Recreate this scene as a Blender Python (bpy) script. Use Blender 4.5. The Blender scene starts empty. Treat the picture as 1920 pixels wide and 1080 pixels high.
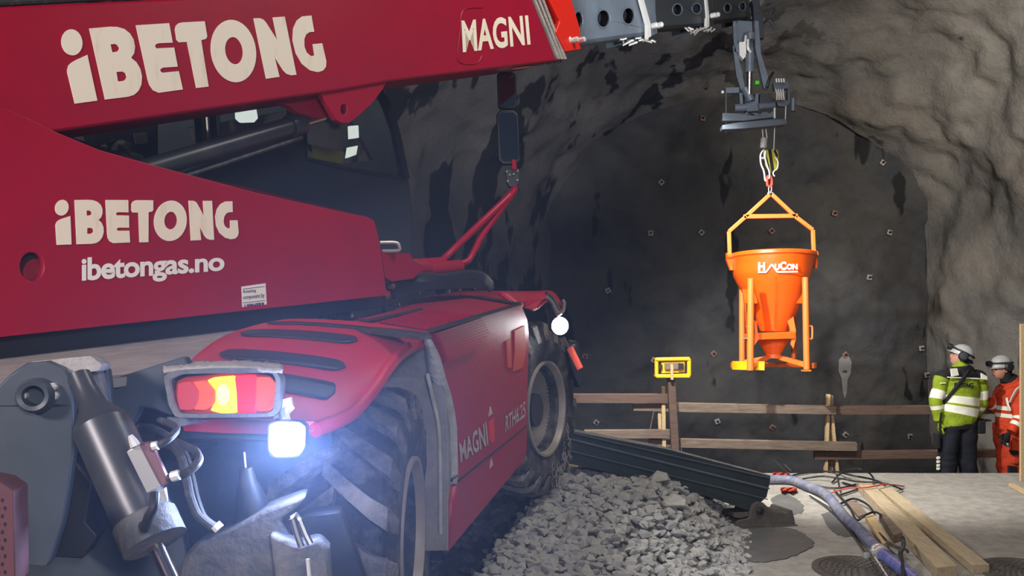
import bpy, bmesh, math, random
from mathutils import Vector, Matrix, noise
from mathutils.geometry import tessellate_polygon
V = Vector
random.seed(7)
sc = bpy.context.scene
COL = sc.collection
# ---------------------------------------------------------------- camera (level, lens shifted up)
F = 1550.0; HV = 660.0; EYE = 1.6
cam = bpy.data.cameras.new('camera'); cam.sensor_width = 36; cam.lens = F / 1920 * 36
cam.shift_y = 120 / 1920; cam.clip_start = .05; cam.clip_end = 100
co = bpy.data.objects.new('camera', cam); COL.objects.link(co)
co.location = (0, 0, EYE); co.rotation_euler = (math.pi / 2, 0, 0); sc.camera = co
# ---------------------------------------------------------------- world, exposure, lights
sc.view_settings.view_transform = 'Standard'; sc.view_settings.look = 'None'
sc.view_settings.gamma = 1; sc.view_settings.use_curve_mapping = False; sc.view_settings.exposure = 0.0
w = bpy.data.worlds.new('world'); sc.world = w; w.use_nodes = True
w.node_tree.nodes['Background'].inputs[0].default_value = (.55, .65, 1, 1)
w.node_tree.nodes['Background'].inputs[1].default_value = .09

def spot(name, loc, aim, power, ang, color=(1, 1, 1), size=.08, blend=.5):
    l = bpy.data.lights.new(name, 'SPOT'); l.energy = power; l.spot_size = math.radians(ang); l.spot_blend = blend
    l.color = color; l.shadow_soft_size = size
    o = bpy.data.objects.new(name, l); COL.objects.link(o); o.location = loc
    o.rotation_euler = (V(aim) - V(loc)).to_track_quat('-Z', 'Y').to_euler(); return o

def area(name, loc, aim, power, sx, sy, color=(1, 1, 1), spread=180):
    l = bpy.data.lights.new(name, 'AREA'); l.energy = power; l.shape = 'RECTANGLE'; l.size = sx; l.size_y = sy
    l.color = color; l.spread = math.radians(spread)
    o = bpy.data.objects.new(name, l); COL.objects.link(o); o.location = loc
    o.rotation_euler = (V(aim) - V(loc)).to_track_quat('-Z', 'Y').to_euler(); return o

spot('boom_work_light', (.95, 7.1, 3.75), (3.3, 10.0, 1.0), 1100, 82, (1, .97, .92), .06)
spot('boom_side_fill', (2.2, 4.6, 3.2), (1.6, 8.0, 4.95), 520, 50, (.93, .97, 1), .1)  # unseen spot added to brighten the boom's right flank
spot('tunnel_flood_right', (6.7, 8.6, 4.6), (8.1, 12.6, 3.9), 500, 120, (1, .91, .76), .25, .8)
spot('boom_tip_light', (2.05, 9.2, 5.05), (2.9, 10.2, 0), 520, 75, (1, .97, .92), .06)
spot('tunnel_flood_roof', (5.6, 6.5, 4.4), (6.4, 12.2, 7.6), 480, 70, (1, .93, .82), .25)
area('fill_behind', (-3.3, -1.2, 3.2), (-1.2, 4.2, 2.2), 190, 1.0, .6, (1, .88, .88))  # unseen fill added behind the camera for the red machine
area('fill_camera', (.9, -1.4, 2.5), (-.2, 4, .9), 95, .7, .5, (.95, .93, 1))  # fill added behind the camera for tyre, sheet and gravel
area('fill_overhead', (1.9, 4.2, 6.2), (3.0, 7.6, 0), 150, 1.6, 1.0, (1, .95, .87))  # unseen overhead fill added to lift slab, gravel and workers
spot('bucket_fill', (-.2, 1.2, 3.6), (3.1, 10.0, 2.2), 1750, 17, (1, .95, .9), .12, .4)  # narrow unseen spot added to brighten the bucket alone

# ---------------------------------------------------------------- projection helpers
def U(u, v, y):
    return V(((u - 960) / F * y, y, EYE + (HV - v) / F * y))
def zf(y): return .065 * (y - 6)
def G(u, v, h=0.0):                      # point on the slab, h above it
    y = (EYE + .39 - h) / ((v - HV) / F + .065)
    return U(u, v, y)
class Plane:
    def __init__(s, p, d, horiz=True):
        s.o = V(p); s.e1 = V(d).normalized()
        s.n = V((d[1], -d[0], 0)).normalized() if horiz else None
        s.e2 = s.e1.cross(s.n) * -1
        if s.e2.z < 0: s.e2 = -s.e2
    def off(s, k):                       # parallel plane k metres towards its normal
        q = Plane(s.o, s.e1); q.o = s.o + s.n * k; q.e1 = s.e1; q.n = s.n; q.e2 = s.e2; return q
    def hit(s, u, v):
        r = V(((u - 960) / F, 1, (HV - v) / F)); c = V((0, 0, EYE))
        return c + r * ((s.o - c).dot(s.n) / r.dot(s.n))
    def loc(s, p): q = p - s.o; return (q.dot(s.e1), q.dot(s.e2))
    def at(s, a, b): return s.o + s.e1 * a + s.e2 * b
DC = V((.29, 1, .142)); DT = V((.761, 1, .1735)); DB = V((.745, 1, .481))
PS = Plane((.25, 6, 1.19), DC)           # right flank of the chassis
PT = Plane((-.73, 5, 2.0), DT)           # right flank of the turret
PB = Plane((2.9, 10, 5.6), DB)           # right flank of the boom
LC = -PS.n; LT = -PT.n; LB = -PB.n       # directions towards the far side
UPC = PS.e2; UPB = PB.e2; UPT = PT.e2

# ---------------------------------------------------------------- materials
def mat(name, col, rough=.5, metal=0, col2=None, nscale=6, lo=.45, hi=.65, bump=0, bscale=40, emit=None, estr=0,
        stretch=(1, 1, 1), detail=6, spec=.5, coat=0):
    m = bpy.data.materials.new(name); m.use_nodes = True; nt = m.node_tree; b = nt.nodes['Principled BSDF']
    b.inputs['Base Color'].default_value = (*col, 1); b.inputs['Roughness'].default_value = rough
    b.inputs['Metallic'].default_value = metal; b.inputs['Specular IOR Level'].default_value = spec
    b.inputs['Coat Weight'].default_value = coat
    if emit: b.inputs['Emission Color'].default_value = (*emit, 1); b.inputs['Emission Strength'].default_value = estr
    if col2 or bump:
        g = nt.nodes.new('ShaderNodeNewGeometry'); mp = nt.nodes.new('ShaderNodeMapping'); mp.inputs['Scale'].default_value = stretch
        nt.links.new(g.outputs['Position'], mp.inputs['Vector'])
    if col2:
        n = nt.nodes.new('ShaderNodeTexNoise'); n.inputs['Scale'].default_value = nscale; n.inputs['Detail'].default_value = detail
        n.inputs['Roughness'].default_value = .65
        nt.links.new(mp.outputs[0], n.inputs['Vector'])
        r = nt.nodes.new('ShaderNodeValToRGB'); r.color_ramp.elements[0].position = lo; r.color_ramp.elements[1].position = hi
        r.color_ramp.elements[0].color = (*col, 1); r.color_ramp.elements[1].color = (*col2, 1)
        nt.links.new(n.outputs['Fac'], r.inputs['Fac']); nt.links.new(r.outputs[0], b.inputs['Base Color'])
    if bump:
        n2 = nt.nodes.new('ShaderNodeTexNoise'); n2.inputs['Scale'].default_value = bscale; n2.inputs['Detail'].default_value = 5
        nt.links.new(mp.outputs[0], n2.inputs['Vector'])
        bp = nt.nodes.new('ShaderNodeBump'); bp.inputs['Strength'].default_value = bump; bp.inputs['Distance'].default_value = .02
        nt.links.new(n2.outputs['Fac'], bp.inputs['Height']); nt.links.new(bp.outputs[0], b.inputs['Normal'])
    return m
M = {}
M['red'] = mat('red_paint', (.36, .002, .026), .42, 0, (.30, .003, .028), 2.5, .35, .7, spec=.35)
M['red_dusty'] = mat('dusty_red_paint', (.36, .008, .035), .45, 0, (.27, .045, .06), 5, .45, .8, bump=.1)
M['red_bright'] = mat('bright_red_paint', (.78, .02, .008), .35)
M['cream'] = mat('cream_lettering', (.92, .83, .66), .5, 0, (.80, .66, .48), 7, .55, .75, stretch=(3, 3, .5))
M['white'] = mat('white_lettering', (.92, .89, .85), .5)
M['dull'] = mat('dull_lettering', (.5, .45, .44), .5, 0, (.34, .24, .26), 30, .5, .7)
M['navy'] = mat('navy_print', (.01, .015, .12), .5)
M['grey'] = mat('machine_grey_paint', (.065, .082, .105), .45, 0, (.042, .055, .073), 3, .3, .7)
M['grey_dirty'] = mat('dirty_grey_paint', (.09, .10, .11), .7, 0, (.24, .21, .18), 5, .42, .72, bump=.4)
M['mud'] = mat('dried_mud', (.30, .285, .27), .9, 0, (.46, .43, .39), 8, .35, .7, bump=.6, bscale=60)
M['limedust'] = mat('pale_dust_crusted_steel', (.52, .50, .47), .9, 0, (.36, .34, .32), 9, .4, .7, bump=.5)
M['mudpanel'] = mat('mud_splashed_sheet', (.26, .25, .25), .8, 0, (.40, .37, .35), 6, .4, .75, bump=.3)
M['black'] = mat('black_plastic', (.016, .018, .024), .5)
M['dark'] = mat('dark_metal', (.022, .026, .032), .5, .2, (.05, .05, .052), 7, .45, .75)
M['rubber'] = mat('tyre_rubber', (.020, .020, .023), .8, 0, (.17, .16, .15), 6, .47, .76, bump=.5, bscale=50)
M['lug'] = mat('dusty_tread_lugs', (.06, .058, .058), .85, 0, (.26, .24, .22), 7, .40, .70, bump=.6, bscale=50)
M['hose'] = mat('rubber_hose', (.03, .032, .035), .6, 0, (.14, .13, .12), 20, .5, .8)
M['steel'] = mat('bright_steel', (.55, .55, .55), .25, 1)
M['zinc'] = mat('zinc_plated_block', (.5, .48, .46), .4, .4)
M['chrome'] = mat('chromed_rod', (.75, .62, .5), .12, 1)
M['rim'] = mat('rim_paint', (.30, .28, .26), .5, .2, (.40, .33, .27), 9, .4, .7)
M['cyl'] = mat('cylinder_paint', (.06, .065, .075), .35, .3, (.10, .10, .10), 6, .5, .8)
M['boomgrey'] = mat('boom_section_paint', (.13, .16, .20), .38, .1, (.09, .11, .14), 3, .4, .7)
M['boomdark'] = mat('inner_boom_section_paint', (.03, .036, .045), .42, .1)
M['bolt'] = mat('worn_and_lit_edge', (.75, .74, .72), .35, .2)  # also paints in the white light on the collar edges
M['glass'] = mat('cab_glass', (.02, .03, .04), .04, 0, spec=.8); M['glass'].node_tree.nodes['Principled BSDF'].inputs['Alpha'].default_value = .18
M['mirror'] = mat('mirror_glass', (.25, .28, .3), .05, 1)
M['orange'] = mat('orange_paint', (.90, .115, .006), .35, 0, (.78, .12, .015), 10, .55, .8, coat=.3)
M['orange_lt'] = mat('worn_orange_tube_paint', (.92, .20, .035), .45)
M['orange_yel'] = mat('yellow_highlight_ring_paint', (.95, .50, .01), .4)
M['wood'] = mat('weathered_timber', (.14, .10, .075), .8, 0, (.24, .185, .14), 4, .35, .7, bump=.3, stretch=(1, 6, 9))
M['wood_brown'] = mat('wet_brown_timber', (.09, .055, .042), .75, 0, (.15, .092, .068), 5, .35, .7, bump=.3, stretch=(1, 6, 9))
M['wood_new'] = mat('fresh_timber', (.60, .44, .24), .75, 0, (.42, .30, .17), 5, .4, .75, bump=.2, stretch=(9, 1.2, 9))
M['yellow'] = mat('yellow_plastic', (.85, .50, .01), .4)
M['hook_yel'] = mat('hook_block_yellow', (.50, .48, .06), .5)
M['plate'] = mat('rock_bolt_plate', (.40, .37, .36), .6)
M['plate_red'] = mat('red_rock_bolt_cap', (.32, .17, .14), .6)
M['lime'] = mat('chalky_lime_streak', (.28, .28, .28), .9)
M['hiyel'] = mat('hi_vis_yellow_cloth', (.25, .34, .010), .85, 0, (.16, .23, .008), 14, .4, .7, bump=.5, bscale=18)
M['hiora'] = mat('hi_vis_orange_cloth', (.60, .050, .012), .85, 0, (.40, .032, .008), 14, .4, .7, bump=.5, bscale=18)
M['reflect'] = mat('reflective_tape', (.80, .80, .68), .4, 0, emit=None)
M['navycloth'] = mat('navy_work_cloth', (.004, .006, .013), .9)
M['blackcloth'] = mat('black_cloth', (.008, .008, .010), .9)
M['skin'] = mat('skin', (.50, .26, .18), .6)
M['helmet'] = mat('white_helmet_shell', (.42, .42, .41), .3)
M['blue'] = mat('blue_layflat_hose', (.13, .145, .25), .55, 0, (.27, .28, .31), 11, .42, .66, bump=.4, bscale=25)
M['rag'] = mat('red_plastic_scrap', (.55, .06, .03), .6)
M['iron'] = mat('cast_iron', (.085, .078, .07), .7, .2, (.13, .115, .10), 12, .4, .7)
M['bag'] = mat('crumpled_bag', (.40, .42, .34), .5)
def emat(name, col, s): return mat(name, (.02, .02, .02), .4, emit=col, estr=s)
M['lamp'] = emat('work_lamp_glow', (.86, .93, 1), 40)
M['tail_yel'] = emat('lit_amber_lens', (1, .50, .004), 2.0)
M['plum'] = mat('dusty_plum_paint', (.13, .045, .06), .6, 0, (.10, .05, .06), 8, .4, .7)
M['rosy'] = mat('rosy_anodised_block', (.26, .13, .15), .4, .3)
M['cabpaint'] = mat('dark_cab_paint', (.035, .045, .07), .4)
M['tail_hot'] = emat('lit_amber_core', (1, .80, .16), 3.6)
M['tail_red'] = emat('lit_red_lens', (1, .0, .028), 1.5)
M['tail_pink'] = emat('reflector_lens', (.9, .04, .07), .7)
M['tail_or'] = emat('amber_lens', (1, .12, .04), .95)

# ---------------------------------------------------------------- object helpers
WP = {}
def new_obj(name, me, parent=None, origin=None):
    o = bpy.data.objects.new(name, me); COL.objects.link(o)
    vs = [v.co for v in me.vertices]
    c = V(origin) if origin is not None else V([(min(v[i] for v in vs) + max(v[i] for v in vs)) / 2 for i in range(3)])
    me.transform(Matrix.Translation(-c)); WP[o.name] = c
    if parent is not None: o.parent = parent; o.location = c - WP[parent.name]
    else: o.location = c
    return o
class MB:
    def __init__(s): s.v = []; s.f = []; s.m = []
    def add(s, vs, fs, mi=0):
        k = len(s.v); s.v += [V(x) for x in vs]; s.f += [[i + k for i in f] for f in fs]; s.m += [mi] * len(fs); return s
    def tube(s, pts, r, seg=10, mi=0, smooth=0, flat=1.0):
        pts = [V(p) for p in pts]
        if smooth: pts = catmull(pts, smooth)
        n = len(pts); rings = []; up = None
        for i, p in enumerate(pts):
            d = (pts[min(i + 1, n - 1)] - pts[max(i - 1, 0)]).normalized()
            if up is None: up = V((0, 0, 1)) if abs(d.z) < .9 else V((1, 0, 0))
            a = d.cross(up).normalized(); up = a.cross(d).normalized(); rr = r[0] + (r[-1] - r[0]) * i / (n - 1) if isinstance(r, (list, tuple)) else r
            rings.append([p + a * rr * math.cos(2 * math.pi * k / seg) + up * rr * flat * math.sin(2 * math.pi * k / seg) for k in range(seg)])
        return s.rings(rings, mi)
    def rings(s, rings, mi=0, cap=True, mis=None):
        seg = len(rings[0]); vs = [p for r in rings for p in r]; k = len(s.v); s.v += [V(x) for x in vs]
        for i in range(len(rings) - 1):
            for j in range(seg):
                a = k + i * seg + j; b = k + i * seg + (j + 1) % seg
                s.f.append([a, b, b + seg, a + seg]); s.m.append(mis[i] if mis else mi)
        if cap:
            s.f.append([k + j for j in range(seg)][::-1]); s.m.append(mis[0] if mis else mi)
            e = k + (len(rings) - 1) * seg; s.f.append([e + j for j in range(seg)]); s.m.append(mis[-1] if mis else mi)
        return s
    def lathe(s, prof, o, ax, seg=32, mi=0, closed=False):
        o = V(o); ax = V(ax).normalized(); t = V((0, 0, 1)) if abs(ax.z) < .9 else V((1, 0, 0))
        a = ax.cross(t).normalized(); b = ax.cross(a)
        rings = [[o + ax * h + (a * math.cos(2 * math.pi * k / seg) + b * math.sin(2 * math.pi * k / seg)) * r for k in range(seg)] for r, h in prof]
        if closed: rings.append(rings[0])
        return s.rings(rings, mi, cap=not closed)
    def box(s, c, a, b, d, mi=0):         # centre and three half vectors
        c, a, b, d = V(c), V(a), V(b), V(d)
        vs = [c + a * i + b * j + d * k for i in (-1, 1) for j in (-1, 1) for k in (-1, 1)]
        return s.add(vs, [(0, 1, 3, 2), (4, 6, 7, 5), (0, 4, 5, 1), (2, 3, 7, 6), (0, 2, 6, 4), (1, 5, 7, 3)], mi)
    def beam(s, p, q, w_, h, mi=0, up=(0, 0, 1)):
        p, q = V(p), V(q); d = q - p; a = d.cross(V(up)).normalized(); b = a.cross(d).normalized()
        return s.box((p + q) / 2, d / 2, a * w_ / 2, b * h / 2, mi)
    def prism(s, loops, off, mi=0):       # loops of 3D points (outer, holes...), extruded by off
        off = V(off); tris = tessellate_polygon([[V(p) for p in l] for l in loops]); flat = [V(p) for l in loops for p in l]
        n = len(flat); k = len(s.v); s.v += flat + [p + off for p in flat]
        for t in tris: s.f.append([k + i for i in t]); s.m.append(mi); s.f.append([k + n + i for i in t[::-1]]); s.m.append(mi)
        i0 = 0
        for l in loops:
            m = len(l)
            for i in range(m):
                a = k + i0 + i; b = k + i0 + (i + 1) % m; s.f.append([a, b, b + n, a + n]); s.m.append(mi)
            i0 += m
        return s
    def px(s, outer, pl, t, holes=(), mi=0, front=0):   # pixel outline on a plane, thick t to the far side
        q = pl.off(front)
        return s.prism([[q.hit(*p) for p in outer]] + [[q.hit(*p) for p in h] for h in holes], q.n * -t, mi)
    def grid(s, rows, mi=0, thick=None):
        n = len(rows[0]); k = len(s.v); s.v += [V(p) for r in rows for p in r]
        for i in range(len(rows) - 1):
            for j in range(n - 1):
                a = k + i * n + j; s.f.append([a, a + 1, a + n + 1, a + n]); s.m.append(mi)
        return s
    def build(s, name, mats, parent=None, smooth=True, bevel=0, angle=35, solid=0, origin=None, fix=True):
        me = bpy.data.meshes.new(name); me.from_pydata(s.v, [], s.f); me.update()
        if not isinstance(mats, (list, tuple)): mats = [mats]
        for m in mats: me.materials.append(M[m] if isinstance(m, str) else m)
        for p, mi in zip(me.polygons, s.m): p.material_index = mi
        if fix:
            bm = bmesh.new(); bm.from_mesh(me); bmesh.ops.remove_doubles(bm, verts=bm.verts, dist=1e-5)
            bmesh.ops.recalc_face_normals(bm, faces=bm.faces); bm.to_mesh(me); bm.free()
        if smooth:
            for p in me.polygons: p.use_smooth = True
            me.set_sharp_from_angle(angle=math.radians(angle))
        o = new_obj(name, me, parent, origin)
        if solid: md = o.modifiers.new('solid', 'SOLIDIFY'); md.thickness = solid; md.offset = 0
        if bevel: md = o.modifiers.new('bevel', 'BEVEL'); md.width = bevel; md.segments = 2; md.limit_method = 'ANGLE'; md.angle_limit = math.radians(40)
        return o
def catmull(p, k=6):
    out = []
    for i in range(len(p) - 1):
        a, b, c, d = p[max(i - 1, 0)], p[i], p[i + 1], p[min(i + 2, len(p) - 1)]
        for j in range(k):
            t = j / k; out.append(.5 * ((2 * b) + (c - a) * t + (2 * a - 5 * b + 4 * c - d) * t * t + (3 * b - a - 3 * c + d) * t ** 3))
    out.append(p[-1]); return out
def thing(name, label, cat, loc, group=None):
    o = bpy.data.objects.new(name, None); COL.objects.link(o); o.location = loc; WP[o.name] = V(loc)
    o.empty_display_size = .1; return tag(o, label, cat, group)
def tag(o, label=None, cat=None, group=None, kind=None):
    if label: o['label'] = label
    if cat: o['category'] = cat
    if group: o['group'] = group
    if kind: o['kind'] = kind
    return o
def ell(cx, cy, rx, ry, n=28, rot=0):
    c, s_ = math.cos(rot), math.sin(rot)
    return [(cx + rx * math.cos(t) * c - ry * math.sin(t) * s_, cy + rx * math.cos(t) * s_ + ry * math.sin(t) * c) for t in [2 * math.pi * k / n for k in range(n)]]
def textmesh(txt, bold=.0, extrude=0, spacing=1):
    cu = bpy.data.curves.new('t', 'FONT'); cu.body = txt; cu.offset = bold; cu.space_character = spacing; cu.resolution_u = 4
    o = bpy.data.objects.new('t', cu); COL.objects.link(o)
    dg = bpy.context.evaluated_depsgraph_get(); me = bpy.data.meshes.new_from_object(o.evaluated_get(dg))
    vs = [v.co.copy() for v in me.vertices]; fs = [list(p.vertices) for p in me.polygons]
    bpy.data.objects.remove(o); bpy.data.meshes.remove(me)
    x0, x1 = min(v.x for v in vs), max(v.x for v in vs); y0, y1 = min(v.y for v in vs), max(v.y for v in vs)
    return [((v.x - x0) / (x1 - x0), (v.y - y0) / (y1 - y0)) for v in vs], fs
def text_quad(mb, txt, quad, hit, bold=.02, mi=0, th=.002, nrm=None, spacing=1):
    """flat lettering fitted between four corners TL TR BR BL; hit maps a pixel to the surface"""
    vs, fs = textmesh(txt, bold, spacing=spacing); tl, tr, br, bl = [V(q) for q in quad]; pts = []
    for a, b in vs:
        p = (bl * (1 - a) + br * a) * (1 - b) + (tl * (1 - a) + tr * a) * b; pts.append(hit(p.x, p.y))
    mb.add(pts, fs, mi)
def Z3(x, y, s, ox, oy): return (ox + x / s, oy + y / s)

# =====================================================================================
# THE SETTING: tunnel vault, rock face, slab, ledge, pit
# =====================================================================================
def rock_mat(name, c1, c2, wet, wlo, whi, brown, left=None):
    m = bpy.data.materials.new(name); m.use_nodes = True; nt = m.node_tree; b = nt.nodes['Principled BSDF']
    N = nt.nodes.new; L = nt.links.new
    g = N('ShaderNodeNewGeometry')
    def nz(scale, det, st=(1, 1, 1), rough=.6, dist=0):
        mp = N('ShaderNodeMapping'); mp.inputs['Scale'].default_value = st; L(g.outputs['Position'], mp.inputs[0])
        n = N('ShaderNodeTexNoise'); n.inputs['Scale'].default_value = scale; n.inputs['Detail'].default_value = det; n.inputs['Roughness'].default_value = rough; n.inputs['Distortion'].default_value = dist
        L(mp.outputs[0], n.inputs['Vector']); return n.outputs['Fac']
    def ramp(f, lo, hi, a, c):
        r = N('ShaderNodeValToRGB'); e = r.color_ramp.elements; e[0].position = lo; e[1].position = hi; e[0].color = (*a, 1); e[1].color = (*c, 1); L(f, r.inputs[0]); return r.outputs[0]
    def rgb(c): x = N('ShaderNodeRGB'); x.outputs[0].default_value = (*c, 1); return x.outputs[0]
    def mix(f, a, c):
        x = N('ShaderNodeMix'); x.data_type = 'RGBA'; L(f, x.inputs[0]); L(a, x.inputs[6]); L(c, x.inputs[7]); return x.outputs[2]
    def layer(c1, c2, wet, wlo, whi, brown):
        base = ramp(nz(.9, 8), .35, .68, c1, c2)
        base = mix(ramp(nz(.6, 5), .48, .72, (0, 0, 0), (.7, .7, .7)), base, rgb(brown))
        base = mix(ramp(nz(22, 4), .62, .74, (0, 0, 0), (.35, .35, .35)), base, rgb(wet))
        return mix(ramp(nz(1.1, 3, (1.5, 1.5, .42), .5), wlo, whi, (0, 0, 0), (1, 1, 1)), base, rgb(wet))
    base = layer(c1, c2, wet, wlo, whi, brown)
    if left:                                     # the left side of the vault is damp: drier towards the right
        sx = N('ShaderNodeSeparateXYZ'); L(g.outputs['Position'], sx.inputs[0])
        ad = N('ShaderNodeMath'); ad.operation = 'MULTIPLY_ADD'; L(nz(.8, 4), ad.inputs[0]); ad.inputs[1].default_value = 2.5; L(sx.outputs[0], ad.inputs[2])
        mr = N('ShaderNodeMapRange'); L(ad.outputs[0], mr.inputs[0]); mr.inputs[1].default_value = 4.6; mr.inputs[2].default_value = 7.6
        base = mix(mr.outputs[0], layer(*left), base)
    L(base, b.inputs['Base Color']); b.inputs['Roughness'].default_value = .8
    bp = N('ShaderNodeBump'); bp.inputs['Strength'].default_value = .75; bp.inputs['Distance'].default_value = .06; L(nz(7, 9, rough=.68), bp.inputs['Height'])
    L(bp.outputs[0], b.inputs['Normal']); return m
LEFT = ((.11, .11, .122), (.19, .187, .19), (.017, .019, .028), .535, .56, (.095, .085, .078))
M['rock'] = M['rock_left'] = rock_mat('shotcrete_rock', (.15, .145, .14), (.30, .285, .26), (.05, .05, .052), .68, .72, (.24, .20, .155), LEFT)
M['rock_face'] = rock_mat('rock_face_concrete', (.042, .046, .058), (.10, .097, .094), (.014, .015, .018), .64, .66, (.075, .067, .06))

def prof(y, th, below=0):
    t = 15 - y; wl = min(3.55 + .78 * t, 11); wr = min(3.55 + .36 * t, 6.3); zt = min(6.3 + .47 * t, 8.6); zs = 3.1 - .02 * t
    c, s_ = math.cos(th), math.sin(th)
    x = 4.1 + (wl if c < 0 else wr) * math.copysign(abs(c) ** .86, c); z = zs + (zt - zs) * s_ ** .92
    if below: z = zs - below
    return V((x, y, z))
ys = []
yy = 15.15
while yy > -3: ys.append(yy); yy -= .055 if yy > 12 else (.12 if yy > 9 else .45)
par = [('b', -1, k) for k in []]
NB = 62; NA = 170
left = [(math.pi, 5.4 * (1 - k / NB)) for k in range(NB)]; arch = [(math.pi * (1 - k / NA), 0) for k in range(NA + 1)]; right = [(0, 5.4 * k / NB) for k in range(1, NB + 1)]
allp = left + arch + right
def disp(p, n):
    q = p * .45; a = noise.fractal(q, 1.0, 2.1, 4) * .34
    w_ = V((p.x * .42, p.y * 1.1, p.z * .42)) + V((noise.noise(p * .7), noise.noise(p * .7 + V((9, 0, 0))), 0)) * 1.1
    b = (1 - abs(noise.noise(w_)) * 2.2); c = noise.fractal(p * 2.6, 1.0, 2.2, 4) * .07
    f = min(1, max(0, (15.15 - p.y) / .5)) * .8 + .2
    # vertical flutes on the lower walls
    fl = noise.noise(V((p.x * 1.6, p.y * 1.6, p.z * .35 + 5))) * .16 * min(1, max(0, (4.2 - p.z) / 1.5))
    return n * ((a - b * .10 + c + fl) * f)
grid = []
for y in ys:
    row = []
    for i, (th, bl) in enumerate(allp):
        p = prof(y, th, bl); n = V((4.1 - p.x, 0, 2.6 - max(p.z, 2.6))).normalized(); row.append(p + disp(p, n))
    grid.append(row)
iL = NB + int(NA * .27); iR = NB + int(NA * .66)
for nm, a, b, mt in (('wall_left', 0, iL, 'rock_left'), ('ceiling', iL, iR, 'rock'), ('wall_right', iR, len(allp) - 1, 'rock')):
    o = MB().grid([r[a:b + 1] for r in grid]).build(nm, mt, fix=False, angle=180); tag(o, kind='structure')
rows = []
for i in range(170):
    z = -2.4 + i * .056; r = []
    for j in range(170):
        x = -.4 + j * .054; p = V((x, 15.1, z))
        r.append(p + V((0, -1, 0)) * (noise.fractal(p * .5, 1, 2.1, 5) * .30 + noise.fractal(p * 2.4, 1, 2.2, 3) * .05))
    rows.append(r)
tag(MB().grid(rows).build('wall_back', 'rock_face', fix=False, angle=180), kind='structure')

M['slab'] = mat('dusty_concrete_slab', (.25, .235, .21), .85, 0, (.38, .36, .32), 9, .35, .7, bump=.3, bscale=70)
M['soil'] = mat('dark_wet_ground', (.05, .048, .045), .85, 0, (.09, .08, .07), 5, .4, .7, bump=.4)
def bx(y): return 1.66 + .28 * (y - 5.92)
def slabpt(x, y, dz=0): return V((x, y, zf(y) + dz))
rows = []; YE = 9.41
ysl = [-2 + i * (YE + 2) / 60 for i in range(61)]
for y in ysl: rows.append([slabpt(bx(y) + (9.8 - bx(y)) * j / 40, y, noise.fractal(V((j * .3, y, 0)), 1, 2, 3) * .004) for j in range(41)])
mb = MB().grid(rows)
mb.grid([[slabpt(bx(YE) + (9.8 - bx(YE)) * j / 40, YE) for j in range(41)], [slabpt(bx(YE) + (9.8 - bx(YE)) * j / 40, YE, -.7) for j in range(41)]])
mb.grid([[slabpt(bx(y), y) for y in ysl], [slabpt(bx(y), y, -.5) for y in ysl]])
tag(mb.build('floor', 'slab', smooth=False), kind='structure')
mb = MB().box((1.5, 10.0, -.40), (8.5, 0, 0), (0, .58, 0), (0, 0, .12)).box((2, 13.5, -2.3), (9, 0, 0), (0, 3.5, 0), (0, 0, .1)).box((1.5, 10.5, -1.3), (8.5, 0, 0), (0, .08, 0), (0, 0, 1))
tag(mb.build('floor_ledge', 'soil', smooth=False), kind='structure')

# gravel ramp under and beside the machine
def gz(x, y):
    s = .25 + .29 * (y - 6); ramp = .09 + .155 * (min(y, 6.6) - 3.75) if y > 3.2 else .0
    if y > 7.9: ramp -= (y - 7.9) * .6
    if y > 4.3: tr = min(1, max(0, (s - .02 - x) / .3)) * min(1, (y - 4.3) / .6); ramp -= .17 * tr * tr * (3 - 2 * tr)
    b = bx(y); t = min(1, max(0, (x - s - .1) / (b - s - .1))); t = t * t * (3 - 2 * t); t = t ** (1 + 2.6 * min(1, max(0, (y - 5.9) / 1.0)))
    return ramp * (1 - t) + (zf(y) - .01) * t + noise.noise(V((x * 1.1, y * 1.1, 3))) * .05 * (1 - t)
rows = [[V((x0 * .1, y0 * .1, gz(x0 * .1, y0 * .1) - .035)) for x0 in range(-60, 28)] for y0 in range(-20, 98)]
rows = [[p if p.x < bx(p.y) + .02 else V((bx(p.y) + .02, p.y, zf(p.y) - .06)) for p in r] for r in rows]
M['gritbed'] = mat('stone_grit_bed', (.17, .168, .16), .9, 0, (.26, .255, .245), 14, .4, .65, bump=.8, bscale=30)
M['gravelbed'] = mat('shaded_gravel_bed', (.035, .035, .038), .8, 0, (.06, .058, .056), 14, .4, .65, bump=.8, bscale=30)  # dark bed paints in the shade under the machine
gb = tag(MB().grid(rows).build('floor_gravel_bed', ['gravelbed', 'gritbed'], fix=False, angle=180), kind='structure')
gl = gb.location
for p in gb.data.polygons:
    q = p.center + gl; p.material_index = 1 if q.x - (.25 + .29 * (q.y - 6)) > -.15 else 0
stones = []
for k in range(14):
    bm = bmesh.new()
    for i in range(16):
        d = V((random.gauss(0, 1), random.gauss(0, 1), random.gauss(0, 1))).normalized(); bm.verts.new(V((d.x, d.y * random.uniform(.7, 1), d.z * .55)) * random.uniform(.82, 1))
    bmesh.ops.convex_hull(bm, input=bm.verts); bmesh.ops.delete(bm, geom=[v for v in bm.verts if not v.link_faces], context='VERTS'); bm.verts.index_update()
    stones.append(([v.co.copy() for v in bm.verts], [[v.index for v in f.verts] for f in bm.faces])); bm.free()
def put_stone(mb, c, r, mi=0):
    vs, fs = random.choice(stones); R = Matrix.Rotation(random.uniform(0, 6.3), 3, 'Z') @ Matrix.Rotation(random.gauss(0, .28), 3, 'X') @ Matrix.Rotation(random.gauss(0, .28), 3, 'Y')
    mb.add([c + R @ (v * r) for v in vs], fs, mi)
M['stone_d'] = mat('shaded_stone', (.06, .06, .065), .6, 0, (.10, .10, .10), 18, .4, .7, bump=.3)  # dark stone colour carries the machine's shadow on the gravel
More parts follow.
